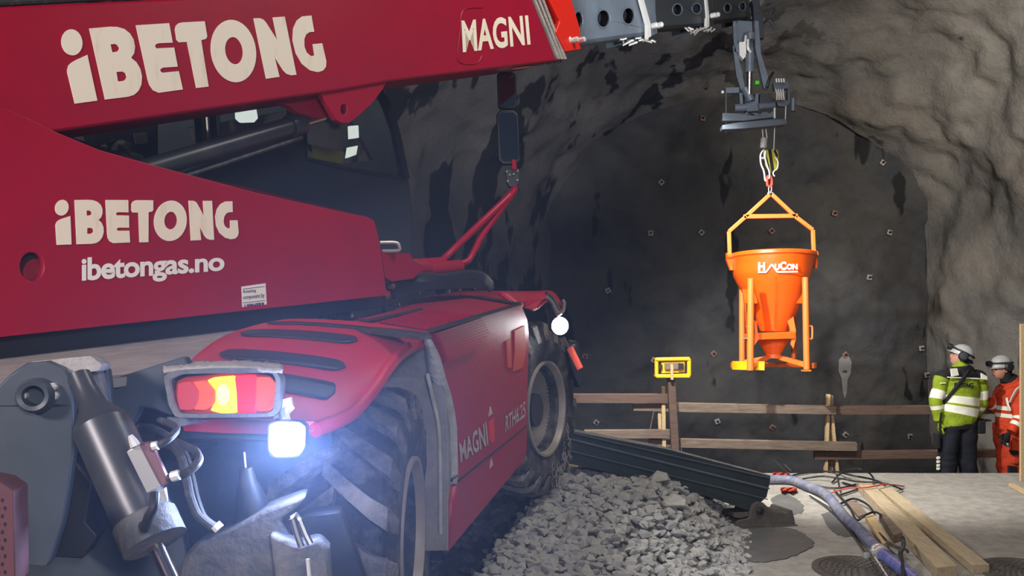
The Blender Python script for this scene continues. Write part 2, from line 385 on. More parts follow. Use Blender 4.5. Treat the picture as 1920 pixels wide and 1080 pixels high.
M['stone_a'] = mat('crushed_stone_grey', (.36, .355, .34), .9, 0, (.30, .295, .285), 18, .4, .7, bump=.3)
M['stone_b'] = mat('crushed_stone_pale', (.40, .39, .355), .9, 0, (.30, .29, .265), 18, .4, .7, bump=.3)
M['stone_c'] = mat('crushed_stone_dark', (.30, .30, .30), .9, 0, (.25, .25, .25), 18, .4, .7, bump=.3)
mb = MB()
for k in range(7400):
    y = random.uniform(3.0, 8.4); x = random.uniform(-1.3, bx(y) + .03)
    if x < -.9 + .29 * (y - 6) and y < 5: continue
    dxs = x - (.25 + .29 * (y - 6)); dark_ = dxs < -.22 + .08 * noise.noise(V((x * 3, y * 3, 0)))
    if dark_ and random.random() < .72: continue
    r = random.uniform(.036, .072) * (1.15 if random.random() < .15 else 1)
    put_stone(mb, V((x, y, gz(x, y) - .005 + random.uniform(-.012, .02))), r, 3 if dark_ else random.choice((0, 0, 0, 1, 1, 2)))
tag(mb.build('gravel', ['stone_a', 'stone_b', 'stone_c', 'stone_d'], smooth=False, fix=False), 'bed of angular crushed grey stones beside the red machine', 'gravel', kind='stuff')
for (u, v, r, lb) in ((1236, 905, .13, 'large pale angular rock on the gravel, farther of the two big ones'), (1262, 930, .12, 'large pale flat rock on the gravel, nearer of the two big ones')):
    y = 6.9 if v < 920 else 6.5; x = (u - 960) / F * y; m_ = MB(); put_stone(m_, V((x, y, gz(x, y) + .05)), r)
    tag(m_.build('rock', 'stone_b', smooth=False), lb, 'rock', 'large rocks on the gravel')

# wet stains on the slab: thin puddle films with their own irregular outlines
M['wet'] = mat('damp_patch', (.105, .108, .106), .65, 0, (.135, .138, .134), 6, .4, .7)
def stain(pxs, lb, n=46, seed=0):
    c = V((sum(p[0] for p in pxs) / len(pxs), sum(p[1] for p in pxs) / len(pxs))); loop = []
    pp = catmull([V((a, b)) for a, b in pxs + pxs[:1]], 8)[:-1]
    for i, p in enumerate(pp):
        q = c + (p - c) * (1 + noise.noise(V((i * .55, seed, 0))) * .12 + noise.noise(V((i * 1.7, seed, 4))) * .07); loop.append(G(q.x, q.y, .006))
    tag(MB().prism([loop], V((0, 0, -.004))).build('damp_patch', 'wet', smooth=False), lb, 'damp patch', 'damp patches on the slab')
stain([(1398, 990), (1470, 988), (1510, 1002), (1525, 1020), (1500, 1036), (1455, 1050), (1400, 1048)], 'large dark damp patch on the slab in front of the outrigger foot', seed=1)
stain([(1540, 965), (1562, 960), (1590, 985), (1598, 1004), (1575, 1003), (1555, 990)], 'small dark damp patch on the slab beside the blue hose', seed=5)
stain([(1445, 935), (1470, 925), (1500, 940), (1506, 958), (1480, 965), (1455, 955)], 'dark damp patch on the slab behind the outrigger foot', seed=9)

# =====================================================================================
# ROCK BOLTS on the far face
# =====================================================================================
bolts = [(1338, 663), (1097, 668), (1226, 675), (1345, 790), (1448, 801), (1585, 665), (1447, 433), (1655, 305), (1315, 436), (1560, 216), (1220, 437), (1585, 815),
         (1706, 818), (1728, 653), (1738, 703), (1118, 792), (1318, 222), (1565, 400), (1240, 342), (1630, 520), (1668, 436), (1478, 520), (1140, 545), (1075, 760)]
def face_y(x, z):
    p = V((x, 15.1, z)); return 15.1 - (noise.fractal(p * .5, 1, 2.1, 5) * .30 + noise.fractal(p * 2.4, 1, 2.2, 3) * .05)
for i, (u, v) in enumerate(bolts):
    p = U(u, v, 15); y = face_y(p.x, p.z) - .035; p = U(u, v, y)
    a = random.uniform(0, 1.5); e1 = V((math.cos(a), 0, math.sin(a))); e2 = V((-math.sin(a), 0, math.cos(a)))
    red = i in (0, 1, 4, 5, 6, 16, 17)
    r = thing('rock_bolt', 'small square plate and nut bolted to the dark rock face' if not red else 'small reddish square plate and nut bolted to the dark rock face', 'rock bolt', p, 'red rock bolts on the face' if red else 'grey rock bolts on the face')
    MB().box(p, e1 * .045, e2 * .045, V((0, .012, 0))).build('bearing_plate', 'plate_red' if red else 'plate', r, smooth=False)
    MB().lathe([(.022, 0), (.022, .05), (.012, .055), (.012, .09)], p + V((0, -.008, 0)), (0, -1, 0), 6).build('bolt_head', 'dark', r, smooth=False)
# lime streak below one bolt
loop = [(1583, 662), (1590, 664), (1597, 680), (1595, 700), (1589, 712), (1588, 735), (1584, 748), (1580, 735), (1578, 710), (1572, 695), (1573, 675)]
q = []
for u, v in loop: p = U(u, v, 15); q.append(U(u, v, face_y(p.x, p.z) - .014))
tag(MB().prism([q], V((0, .01, 0))).build('lime_streak', 'lime', smooth=False), 'pale chalky streak running down the rock face below a bolt', 'stain')

# =====================================================================================
# THE TELEHANDLER
# =====================================================================================
R = thing('telehandler', 'red rotating telehandler with long raised boom and lit work lamps, standing on the gravel', 'telehandler', (-.6, 4.6, .2))
def B(f, scale, ox, oy, pts): return [f(*Z3(a, b, scale, ox, oy)) for a, b in pts]
def z1(*pts): return [(a / 3, b / 3) for a, b in pts]

# ---- turret: outer red side plate with hole
plate_px = [(-420, 130), (-60, 178), (0, 199), (55, 222), (107, 248), (187, 281), (283, 308), (480, 361), (640, 397), (690, 407), (702, 414), (708, 436), (714, 468), (724, 542), (732, 553), (0, 631), (-420, 678)]
turret = MB().px(plate_px, PT, .035, [ell(60, 500, 22, 27)]).build('turret_side_plate', 'red', R, bevel=.004)
MB().px([(0, 625), (731, 546), (733, 553), (0, 632), (-420, 678), (-420, 672)], PT, .06, front=.012).build('plate_flange', 'red', turret, smooth=False)
# far side plate and cross structure
MB().px([(-420, 130), (0, 199), (107, 248), (283, 308), (690, 407), (714, 468), (724, 542), (0, 620), (-420, 660)], PT.off(-.95), .035).build('turret_side_plate', 'red', R, smooth=False)
MB().px([(-420, 420), (250, 400), (600, 432), (700, 470), (712, 535), (0, 600), (-420, 640)], PT.off(-.06), .86).build('turret_core', 'dark', R, smooth=False, bevel=.01)
# hub seen through the round hole
h0 = PT.off(-.05).hit(70, 512); MB().lathe([(.05, 0), (.06, .005), (.06, .02)], h0 - PT.n * .01, PT.n, 20).build('pivot_pin', 'red_dusty', turret)
# big round shadow-free weld disc at lower left (counterweight)
cw = PT.off(-.08)
MB().px([(0, 634), (245, 605), (250, 640), (175, 655), (0, 690), (-420, 740), (-420, 680)], PT.off(-.10), .7).build('counterweight_block', 'black', R, smooth=False)
# slewing ring / turntable below the turret plates
def tq(u, v): return PT.off(-.20).hit(u, v)
MB().px([(-420, 672), (0, 628), (735, 552), (742, 572), (560, 600), (300, 640), (120, 668), (0, 690), (-420, 742)], PT.off(-.12), .75).build('turntable', 'black', R, smooth=False, bevel=.008)
# lettering on the plate
up_box = [V((503, 160)), V((1752, 87)), V((1836, 385)), V((422, 583))]
GL = {}
GL['dot'] = [ell(405, 238, 59, 74, 24, -.15)]
GL['i'] = [[(379, 392), (386, 368), (402, 352), (430, 336), (492, 308), (548, 566), (422, 583), (380, 410)]]
GL['B'] = [[(503, 160), (620, 150), (660, 151), (700, 163), (732, 188), (752, 222), (760, 262), (755, 300), (738, 325), (768, 350), (790, 388), (799, 430), (796, 475), (780, 510), (755, 533), (722, 544), (592, 560)],
           [(622, 250), (645, 247), (662, 254), (672, 270), (666, 286), (650, 292), (632, 294)], [(655, 405), (690, 402), (707, 413), (713, 432), (706, 448), (690, 456), (664, 458)]]
GL['E'] = [[(765, 142), (952, 130), (972, 240), (893, 243), (876, 250), (872, 261), (880, 272), (980, 267), (1000, 375), (918, 380), (903, 388), (902, 400), (914, 409), (1006, 400), (1029, 503), (893, 522), (862, 508), (842, 478), (830, 440), (822, 400)]]
GL['T'] = [[(985, 165), (990, 145), (1004, 131), (1024, 126), (1152, 119), (1166, 205), (1158, 219), (1132, 226), (1174, 487), (1105, 495), (1053, 236), (1008, 238), (994, 225)]]
GL['O'] = [ell(1314, 287, 126, 177, 40, -.16), ell(1317, 285, 50, 77, 28, -.16)]
GL['N'] = [[(1427, 103), (1462, 102), (1482, 110), (1498, 128), (1562, 228), (1535, 98), (1602, 93), (1668, 420), (1640, 424), (1614, 416), (1594, 396), (1545, 320), (1573, 432), (1498, 443)]]
GL['G'] = [[(1752, 87), (1768, 178), (1740, 181), (1722, 194), (1712, 220), (1713, 262), (1726, 296), (1750, 316), (1770, 312), (1760, 248), (1813, 243), (1836, 345), (1834, 375), (1818, 397), (1788, 406), (1745, 396), (1700, 360), (1665, 300), (1647, 225), (1650, 160), (1670, 115), (1700, 92)]]
names = {'dot': 'letter_i_dot', 'i': 'letter_i_stem', 'B': 'letter_b', 'E': 'letter_e', 'T': 'letter_t', 'O': 'letter_o', 'N': 'letter_n', 'G': 'letter_g'}
def homog(src, dst):
    import numpy as np
    A = []; b = []
    for (x, y), (X, Y) in zip(src, dst):
        A += [[x, y, 1, 0, 0, 0, -x * X, -y * X], [0, 0, 0, x, y, 1, -x * Y, -y * Y]]; b += [X, Y]
    h = np.linalg.solve(np.array(A, float), np.array(b, float)); 
    return lambda p: ((h[0] * p[0] + h[1] * p[1] + h[2]) / (h[6] * p[0] + h[7] * p[1] + 1), (h[3] * p[0] + h[4] * p[1] + h[5]) / (h[6] * p[0] + h[7] * p[1] + 1))
def logo(fn, pl, parent, mt, front, nm):
    mb = MB()
    for k, loops in GL.items():
        q = pl.off(front); mb.prism([[q.hit(*fn(p)) for p in l] for l in loops], q.n * -.004)
    return mb.build(nm, mt, parent, smooth=False)
low = homog([tuple(p) for p in up_box], [(420, 45), (1308, 52), (1338, 255), (320, 298)])
logo(lambda p: (low(p)[0] / 3, 360 + low(p)[1] / 3), PT, turret, 'cream', .004, 'company_lettering')
def hitP(pl, k): q = pl.off(k); return lambda u, v: q.hit(u, v)
mb = MB(); text_quad(mb, 'ibetongas.no', [(153, 483), (421, 472), (421, 518), (153, 540)], hitP(PT, .004), .03, spacing=.95)
mb.build('web_address_lettering', 'white', turret, smooth=False, fix=False)
st = MB().px([(453, 537.5), (498, 531), (500.5, 577), (455, 582.5)], PT, .003, front=.004).build('maker_sticker', 'white', turret, smooth=False)
mb = MB(); f5 = hitP(PT, .006)
text_quad(mb, 'Rotating', [(456, 544), (480, 541), (480, 549), (456, 551)], f5, .01); text_quad(mb, 'component by', [(456, 554), (496, 549), (496, 560), (456, 563)], f5, .01)
text_quad(mb, 'LIEBHERR', [(458, 571), (496.5, 566.5), (497, 574), (458.5, 578)], f5, .04)
mb.px([(456, 541.5), (496, 536.5), (496, 537.2), (456, 542.2)], PT, .001, front=.006); mb.px([(456, 567.5), (497, 562.7), (497, 563.4), (456, 568.2)], PT, .001, front=.006)
mb.build('sticker_print', 'navy', st, smooth=False)
# bolts and step at the plate's front edge
for u, v in ((733, 537), (722, 557)): MB().lathe([(.018, 0), (.018, .03), (.01, .034)], PT.hit(u, v) - PT.n * .01, PT.n, 6).build('bolt', 'steel', turret)
MB().tube([U(712, 455, 5.3), U(742, 455, 5.35), U(748, 462, 5.35), U(746, 470, 5.35), U(716, 471, 5.3)], .012, 8, smooth=4).build('grab_handle', 'zinc', R)

# ---- boom
bt = lambda u: 12 - .046 * u; bb = lambda u: 247 - .1436 * (u - 107)
boom = MB().px([(-420, bt(-420)), (1000, bt(1000)), (1053, 112), (1040, 114), (727, 153), (633, 170), (107, bb(107)), (-420, 323)], PB, .46).build('boom', 'red', R, bevel=.012)
logo(lambda p: (p[0] / 3, p[1] / 3), PB, boom, 'cream', .004, 'company_lettering')
mb = MB(); text_quad(mb, 'MAGNI', [(865, 38), (990, 28), (995, 84), (868, 99)], hitP(PB, .004), .028, spacing=1.03); mb.build('maker_lettering', 'cream', boom, smooth=False, fix=False)
# engraved oval weld bead behind the maker's letters
mb = MB(); pts = [PB.off(.003).hit(u, v) for u, v in [(905, 14), (880, 15), (866, 24), (862, 60), (858, 100), (862, 116), (880, 120), (896, 117), (903, 105)]]
mb.tube(pts, .0035, 6, smooth=5); mb.build('weld_bead', 'red', boom)
for k in range(3):
    dx = k * 8; mb = MB().px([(990 + dx, -30), (993.5 + dx, -30), (1051 + dx * .75, 110), (1046 + dx * .75, 111)], PB, .03, front=.02); mb.build('side_rail', 'mud', boom, smooth=False)
MB().px([(1010, -40), (1060, -40), (1075, 10), (1088, 55), (1090, 92), (1060, 97), (1042, 60), (1050, 40)], PB, .5, front=.03).build('nose_plate', 'red_bright', boom, bevel=.006)  # brighter red paints in the strong light on the nose
for u, v in ((1074, 76), (1087, 76)): MB().lathe([(.022, 0), (.022, .05), (.012, .055)], PB.off(.03).hit(u, v), PB.n, 6).build('bolt', 'bolt', boom)
# telescoping sections with round openings
def section(name, x0, x1, t0, t1, b0, b1, inset, wd, holes, mt, collar, lip):
    mb = MB().px([(x0, t0), (x1, t1), (x1 + 2, b1), (x0, b0)], PB.off(-inset), .02, holes)
    mb.px([(x0, t0), (x1, t1), (x1 + 2, b1), (x0, b0)], PB.off(-inset - wd), .02)
    q = PB.off(-inset)
    for (u0, v0), (u1, v1) in (((x0, b0), (x1 + 2, b1)), ((x0, t0), (x1, t1))):
        a, c = q.hit(u0, v0), q.hit(u1, v1); w_ = q.n * -wd; mb.prism([[a, c, c + w_, a + w_]], UPB * .015)
    s_ = mb.build('boom_section', mt, R, smooth=False, bevel=.004)
    for h in holes:
        cx = sum(p[0] for p in h) / len(h); cy = sum(p[1] for p in h) / len(h)
        hw = max(p[0] for p in h) - cx; hh = max(p[1] for p in h) - cy
        lo = [q.off(.004).hit(*p) for p in ell(cx, cy, hw, hh, 24, 0)]; m2 = MB(); m2.tube(lo + lo[:2], .007, 6); m2.build('hole_rim', 'boomgrey', s_)
    # inner web plate behind the holes, seen through them
    MB().px([(x0, t0 + 12), (x1, t1 + 12), (x1, b1 - 8), (x0, b0 - 12)], q.off(-.12), .015).build('inner_web', 'boomdark', s_, smooth=False)
    m3 = MB().px(collar, PB, .5 - inset, front=.0 - inset + .03); m3.build('section_collar', mt, s_, smooth=False, bevel=.004)
    MB().px(lip, PB.off(-inset + .05), .03).build('lit_edge', 'bolt', s_, smooth=False)  # near-white strip paints in the light on the collar's edge
    return s_
s1 = section('a', 1062, 1228, -60, -58, 82, 62, .05, .36, [ell(1084, 40, 8, 19, 20, .15), ell(1131, 35, 12.5, 17, 20, .15), ell(1178, 30, 11.5, 16, 20, .15)], 'boomgrey',
        [(1198, -50), (1218, -50), (1230, 30), (1233, 62), (1214, 72)], [(1196, -20), (1202, -20), (1220, 45), (1221, 68), (1214, 72), (1214, 46)])
s2 = section('b', 1228, 1334, -50, -50, 52, 46, .09, .28, [ell(1270, 18, 9, 11, 18, .1), ell(1306, 16, 8.5, 10, 18, .1)], 'boomdark',
        [(1316, -50), (1330, -50), (1336, 20), (1338, 46), (1324, 52)], [(1322, -20), (1325, -20), (1330, 30), (1330, 50), (1325, 53), (1326, 30)])
s3 = section('c', 1336, 1412, -40, -40, 40, 34, .12, .22, [ell(1364, 15, 6.5, 8.5, 16, .1), ell(1392, 12, 6, 8, 16, .1)], 'boomdark',
        [(1402, -40), (1412, -40), (1418, 12), (1418, 36), (1408, 40)], [(1409, -20), (1411, -20), (1413, 18), (1413, 34), (1411, 35), (1410, 18)])
for s_, us in ((s1, ((1223, 49), (1233, 48), (1060, 77))), (s2, ((1333, 30), (1340, 29)))):
    for u, v in us: MB().lathe([(.026, 0), (.026, .05), (.014, .06)], PB.off(-.02).hit(u, v), PB.n, 6).build('bolt', 'bolt', s_)
# lower wear pads / hose clusters under the sections
for (u0, u1, v, s_) in ((1162, 1218, 76, s1), (1284, 1330, 54, s2)):
    for k in range(9):
        m2 = MB(); u = u0 + (u1 - u0) * k / 8; p = PB.off(-.1).hit(u, v + random.uniform(-3, 4)); m2.tube([p, p + V((random.uniform(-.03, .05), 0, random.uniform(-.05, .02))), p + V((.06, 0, random.uniform(-.03, .02)))], .011, 6)
        m2.build('hose_clamp', 'zinc', s_)
# big pivot lug under the boom and lift cylinder
MB().px([(600, 172), (728, 150), (716, 170), (700, 192), (672, 218), (655, 231), (642, 231), (630, 224), (618, 203)], PB.off(-.02), .04, [ell(645, 205, 6, 10, 16)]).build('pivot_lug', 'red', R, bevel=.005)
MB().px([(510, 186), (640, 166), (640, 215), (600, 222), (560, 212), (545, 200)], PB.off(-.14), .05).build('pivot_lug', 'red_dusty', R, smooth=False)
MB().tube([PB.off(-.30).hit(530, 195), PB.off(-.28).hit(600, 212), PB.off(-.25).hit(640, 200)], .02, 8, smooth=4).build('hydraulic_hose', 'red_dusty', R)
a = PB.off(-.22).hit(200, 340); b = PB.off(-.22).hit(560, 232)
c_ = MB().tube([a, a.lerp(b, .96)], .052, 20); c_.tube([a.lerp(b, .94), a.lerp(b, 1.02)], .064, 20); lc = c_.build('lift_cylinder', 'cyl', R)
MB().tube([a.lerp(b, 1.0), a.lerp(b, 1.16)], .03, 16).build('piston_rod', 'steel', lc)
MB().tube([a + V((.05, 0, -.08)), a.lerp(b, .5) + V((.03, 0, -.085)), b + V((.02, 0, -.08))], .012, 8).build('pressure_pipe', 'hose', lc)
# slim hose bundle along the boom top left
mb = MB()
for k in range(3):
    mb.tube([PB.off(-.05 - k * .05).hit(-300, bt(-300) - 4 - 2 * k), PB.off(-.05 - k * .05).hit(400, bt(400) - 8 - 2 * k), PB.off(-.05 - k * .05).hit(980, bt(980) - 12)], .014, 8)
mb.build('boom_top_hose', 'hose', boom)
# lamp bracket hanging under the boom nose
mb = MB(); p0 = PB.off(-.2).hit(985, 122)
mb.tube([PB.off(-.2).hit(955, 118), PB.off(-.2).hit(957, 124), PB.off(-.2).hit(966, 127), PB.off(-.2).hit(1000, 122)], .012, 8, smooth=4)
mb.box(PB.off(-.2).hit(978, 117), PB.e1 * .07, PB.n * .04, V((0, 0, .012)))
mb.build('lamp_bracket', 'bolt', R)
mb = MB()
for k in range(14): mb.box(PB.off(-.1).hit(990 + k * 4.6, 119 - k * .55), PB.e1 * .008, PB.n * .02, V((0, 0, random.uniform(.012, .028))))
mb.build('energy_chain', 'mud', R, smooth=False)

# ---- cab on the far side of the boom
PC = Plane((-.8, 6.56, 2.4), V((.745, 1, .17)))
cab_out = [(-200, 190), (80, 160), (500, 110), (690, 130), (722, 172), (742, 225), (758, 290), (768, 350), (774, 420), (770, 475), (755, 545), (300, 585), (-200, 600)]
w1 = [(60, 235), (545, 165), (545, 235), (455, 275), (330, 330), (200, 300), (100, 262)]
w2 = [(574, 236), (598, 190), (640, 168), (704, 166), (722, 196), (740, 248), (756, 333), (660, 316), (576, 297)]
cab = MB().px(cab_out, PC, .05, [w1, w2]).build('cab', 'cabpaint', R, bevel=.01)
MB().px(cab_out, PC.off(-1.0), .05, [[(350, 240), (640, 190), (700, 300), (400, 340)]]).build('cab_far_side', 'grey', R, smooth=False)
MB().px([(80, 215), (110, 262), (340, 560), (700, 545), (730, 400), (690, 340), (420, 350), (250, 330), (120, 260)], PC.off(-.6), .03).build('cab_interior', 'dark', R, smooth=False)
for wn in (w1, w2): MB().px(wn, PC.off(-.02), .006).build('cab_window', 'glass', cab, smooth=False)
fr = [PC.off(.012).hit(*p) for p in [(704, 160), (722, 190), (742, 245), (754, 300), (762, 336)]]
MB().tube(fr, .030, 8, smooth=4).build('door_frame', 'black', cab)
MB().tube([PC.off(.01).hit(*p) for p in [(762, 336), (660, 318), (576, 298), (572, 236), (598, 186)]], .014, 8).build('window_seal', 'black', cab)
MB().px([(586, 272), (645, 284), (643, 307), (588, 297)], PC.off(-.06), .01).build('warning_strip', 'hook_yel', cab, smooth=False)
M['cablight'] = emat('cab_lamp_glow', (.82, .92, .88), 1.1)
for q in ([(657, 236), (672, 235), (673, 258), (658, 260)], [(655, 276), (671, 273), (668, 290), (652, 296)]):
    MB().px(q, PC.off(-.13), .03).build('cab_lit_lamp', 'cablight', cab, smooth=False)  # glowing plates for the lit white lamps inside the cab
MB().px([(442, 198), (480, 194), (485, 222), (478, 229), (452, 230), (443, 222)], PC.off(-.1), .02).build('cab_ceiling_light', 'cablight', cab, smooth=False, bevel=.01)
MB().px([(252, 250), (275, 247), (278, 268), (255, 271)], PC.off(-.1), .01).build('paper_note', 'bag', cab, smooth=False)
MB().px([(255, 272), (276, 270), (274, 284), (258, 284)], PC.off(-.1), .03).build('switch_box', 'black', cab, smooth=False)
m2 = MB(); rws = []
for i in range(9):
    rws.append([PC.off(-.15).hit(188 + j * 8 + random.uniform(-2, 2), 258 + abs(j - 4) * 4 + i * 5) + PC.n * (.06 * math.sin(i * 1.3) * math.cos(j * 1.1)) for j in range(10)])
m2.grid(rws).build('plastic_bag', 'bag', cab, solid=.004)
for u, mt in ((382, 'chrome'), (400, 'black'), (372, 'black')): MB().tube([PC.off(-.3).hit(u, 190), PC.off(-.3).hit(u + 6, 280)], .02 if mt == 'chrome' else .035, 10).build('cab_post', mt, cab)
MB().px([(150, 180), (300, 170), (300, 320), (180, 300)], PC.off(-.5), .1).build('seat_back', 'navycloth', cab, smooth=False, bevel=.03)
MB().lathe([(.16, 0), (.16, .03), (.12, .03), (.12, 0)], PC.off(-.5).hit(560, 290), V((.3, -.6, .7)), 24, closed=True).build('steering_wheel', 'black', cab)

# ---- mirrors on their red arm
DM = 6.55
mh = MB()
def rr(u0, v0, u1, v1, r, sk=0): return [(u0 + r, v0), (u1 - r, v0), (u1, v0 + r), (u1 + sk, v1 - r), (u1 + sk - r, v1), (u0 + sk + r, v1), (u0 + sk, v1 - r), (u0, v0 + r)]
PM = Plane(U(953, 220, DM), V((1, .06, 0)))
m_ = MB().px(rr(932, 135, 967, 203, 5, 2), PM, .05); mir = m_.build('mirror', 'black', R, bevel=.006)
MB().px(rr(935, 139, 964, 200, 4, 2), PM, .004, front=.005).build('mirror_glass', 'mirror', mir, smooth=False)
mir2 = MB().px(rr(931, 206, 971, 307, 7, 4), PM, .06).build('mirror', 'black', R, bevel=.006)
MB().px(rr(935, 211, 969, 302, 6, 4), PM, .004, front=.005).build('mirror_glass', 'mirror', mir2, smooth=False)
mc = MB().px([(948, 318), (973, 316), (974, 342), (969, 350), (955, 350), (950, 342)], PM, .06).build('mirror_clamp', 'dark', R, bevel=.004)
m2 = MB()
for u, v in ((950, 322), (971, 321), (956, 328), (963, 327), (952, 340), (970, 338)): m2.lathe([(.008, 0), (.008, .012)], PM.hit(u, v), PM.n, 6)
m2.build('bolt', 'steel', mc)
ma = MB()
ma.tube([U(963, 350, DM), U(960, 362, DM), U(905, 415, 6.4), U(846, 472, 6.3), U(828, 490, 6.2)], .027, 12, smooth=4)
ma.tube([U(966, 355, DM), U(935, 398, 6.5), U(905, 440, 6.45), U(885, 478, 6.4), U(872, 492, 6.35), U(830, 500, 6.25)], .025, 12, smooth=4)
arm = ma.build('mirror_arm', 'red', R)
MB().tube([U(963, 300, DM), U(964, 318, DM)], .02, 8).build('mirror_stem', 'red', R)
ma = MB(); ma.tube([U(722, 492, 5.6), U(770, 497, 5.8), U(828, 493, 6.15)], .045, 14, smooth=4); ma.tube([U(722, 512, 5.6), U(790, 508, 5.9), U(860, 500, 6.3)], .055, 14, smooth=4)
ma.tube([U(725, 505, 5.6), U(800, 503, 5.95)], .06, 14)
ma.build('boom_support_bracket', 'red', R)
MB().px([(715, 472), (770, 476), (775, 490), (800, 500), (775, 522), (735, 528), (722, 520)], PT.off(-.25), .06).build('bracket_gusset', 'red', R, smooth=False)
# hose heap in front of the turret
mb = MB()
for k in range(7):
    v0 = 524 + k * 2.0; mb.tube([U(735, v0 + 5, 5.5 + k * .05), U(780, v0 - 6, 5.7), U(830, v0 - 5, 5.9), U(875, v0 - 12, 6.1), U(905, v0 - 8, 6.2), U(922, v0 + 8, 6.2)], .026, 10, smooth=5)
mb.px([(735, 530), (800, 528), (905, 525), (920, 538), (800, 543), (740, 560)], PT.off(-.3), .4)
mb.build('hose_bundle', 'black', R)

# ---- chassis
# lower box / frame between the wheels
def sp(u, v, k=0): return PS.off(-k).hit(u, v)
tank_px = [(804, 621), (976, 569), (989, 600), (992, 625), (990, 700), (988, 844), (984, 862), (841, 1035), (850, 960), (856, 925), (859, 905), (858, 840), (857, 803), (853, 774), (846, 742), (837, 713), (825, 668), (815, 645)]
tank = MB().px(tank_px, PS, .03).build('side_panel', 'red_dusty', R, bevel=.006)
# body of the tank behind the panel, rear face dirty
c0 = sp(841, 1035); 
MB().px([(806, 630), (974, 580), (984, 700), (984, 850), (842, 1000), (836, 900), (838, 800), (828, 720)], PS.off(-.03), .62).build('tank_body', 'mudpanel', R, smooth=False)
# flange strip along the panel's rear edge
fl = [(806, 640), (822, 668), (838, 715), (850, 770), (855, 830), (856, 905), (848, 930), (838, 1030), (790, 1032), (797, 960), (832, 905), (834, 800), (826, 745), (808, 690), (795, 655)]
PR = Plane(sp(836, 900), LC)              # plane across the machine at the tank's rear face
PR.n = V((DC.x, DC.y, 0)).normalized() * -1; PR.e1 = -LC; PR.e2 = V((0, 0, 1))
def pr(u, v, k=0):
    r = V(((u - 960) / F, 1, (HV - v) / F)); c = V((0, 0, EYE)); o_ = PR.o + PR.n * k
    return c + r * ((o_ - c).dot(PR.n) / r.dot(PR.n))
MB().prism([[pr(*p) for p in [(700, 690), (770, 660), (806, 648), (822, 690), (834, 745), (838, 830), (838, 1032), (690, 1034)]]], PR.n * -.02).build('wheel_arch_sheet', 'mudpanel', R, smooth=False)
def flange(pairs, mt, th=.03):
    rows = []
    for (uo, vo), (ui, vi) in pairs:
        o_ = sp(uo, vo); i_ = U(ui, vi, o_.y + .03); rows.append([o_, o_.lerp(i_, .5) - V((0, .012, 0)), i_])
    return MB().grid(rows).build('arch_flange', mt, R, solid=th)
flange([((803, 628), (797, 634)), ((814, 645), (800, 650)), ((825, 668), (803, 680)), ((837, 713), (808, 714)), ((847, 745), (816, 742)), ((853, 774), (826, 768)), ((857, 803), (830, 800)), ((858, 850), (832, 850)), ((859, 890), (832, 890)), ((857, 907), (832, 906))], 'limedust')
flange([((856, 912), (835, 910)), ((852, 945), (834, 945)), ((841, 1033), (832, 1033))], 'red_dusty', .015)
MB().tube([U(801, 700, 4.0), U(812, 750, 4.02), U(822, 800, 4.03), U(825, 870, 4.03), U(826, 1000, 4.03)], .010, 8, smooth=4).build('edge_bead', 'limedust', R)
# louvre grille on the panel's sloping shoulder
gr = []
for k in range(11):
    t = k / 10
    a_ = V((812, 626)).lerp(V((832, 676)), t); b_ = V((899, 598)).lerp(V((914, 626)), min(1, t * 1.6)) if t < .62 else V((914, 626)).lerp(V((886, 656)), (t - .62) / .38)
    p, q = sp(a_.x + 4, a_.y, -.008), sp(b_.x, b_.y, -.008); gr.append((p, q))
mb = MB()
for p, q in gr: mb.beam(p, q, .03, .014, up=UPC)
mb.px([(808, 624), (899, 596), (915, 625), (888, 656), (832, 682)], PS, .004, front=.004)
mb.build('louvre_grille', 'red', R, smooth=False)
# orange reflections near the front edge, painted as thin strips
for q in ([(950, 640), (958, 636), (960, 690), (953, 690)], [(965, 620), (984, 610), (987, 660), (980, 690), (964, 697), (966, 660)]):
    MB().px(q, PS, .01, front=.010).build('orange_reflection', 'rag', tank, smooth=False, bevel=.003)
# swage line and lettering
mb = MB().px([(860, 900), (988, 797), (988, 800), (860, 904)], PS, .01, front=.004); mb.build('panel_groove', 'dark', tank, smooth=False)
mb = MB(); f6 = hitP(PS, .004); text_quad(mb, 'MAGNI', [(861, 832), (912, 790), (916, 834), (864, 868)], f6, .028, spacing=1.03); mb.build('maker_lettering', 'dull', tank, smooth=False, fix=False)
mb = MB(); text_quad(mb, 'RTH6.25', [(948, 780), (985, 751), (985, 781), (948, 811)], f6, .02); mb.build('model_lettering', 'dull', tank, smooth=False, fix=False)
mb = MB().px([(920, 762), (924, 775), (917, 781)], PS, .004, front=.005).px([(922, 860), (925, 872), (919, 878)], PS, .004, front=.005); mb.build('arrow_mark', 'dull', tank, smooth=False)
MB().px([(917, 792), (926, 784), (928, 825), (922, 832), (918, 822)], PS, .004, front=.005).build('flag_emblem', 'red_bright', tank, smooth=False)
MB().tube([sp(847, 903, -.012), sp(847, 898, -.014), sp(857, 892, -.014)], .006, 6).build('panel_latch', 'black', tank)

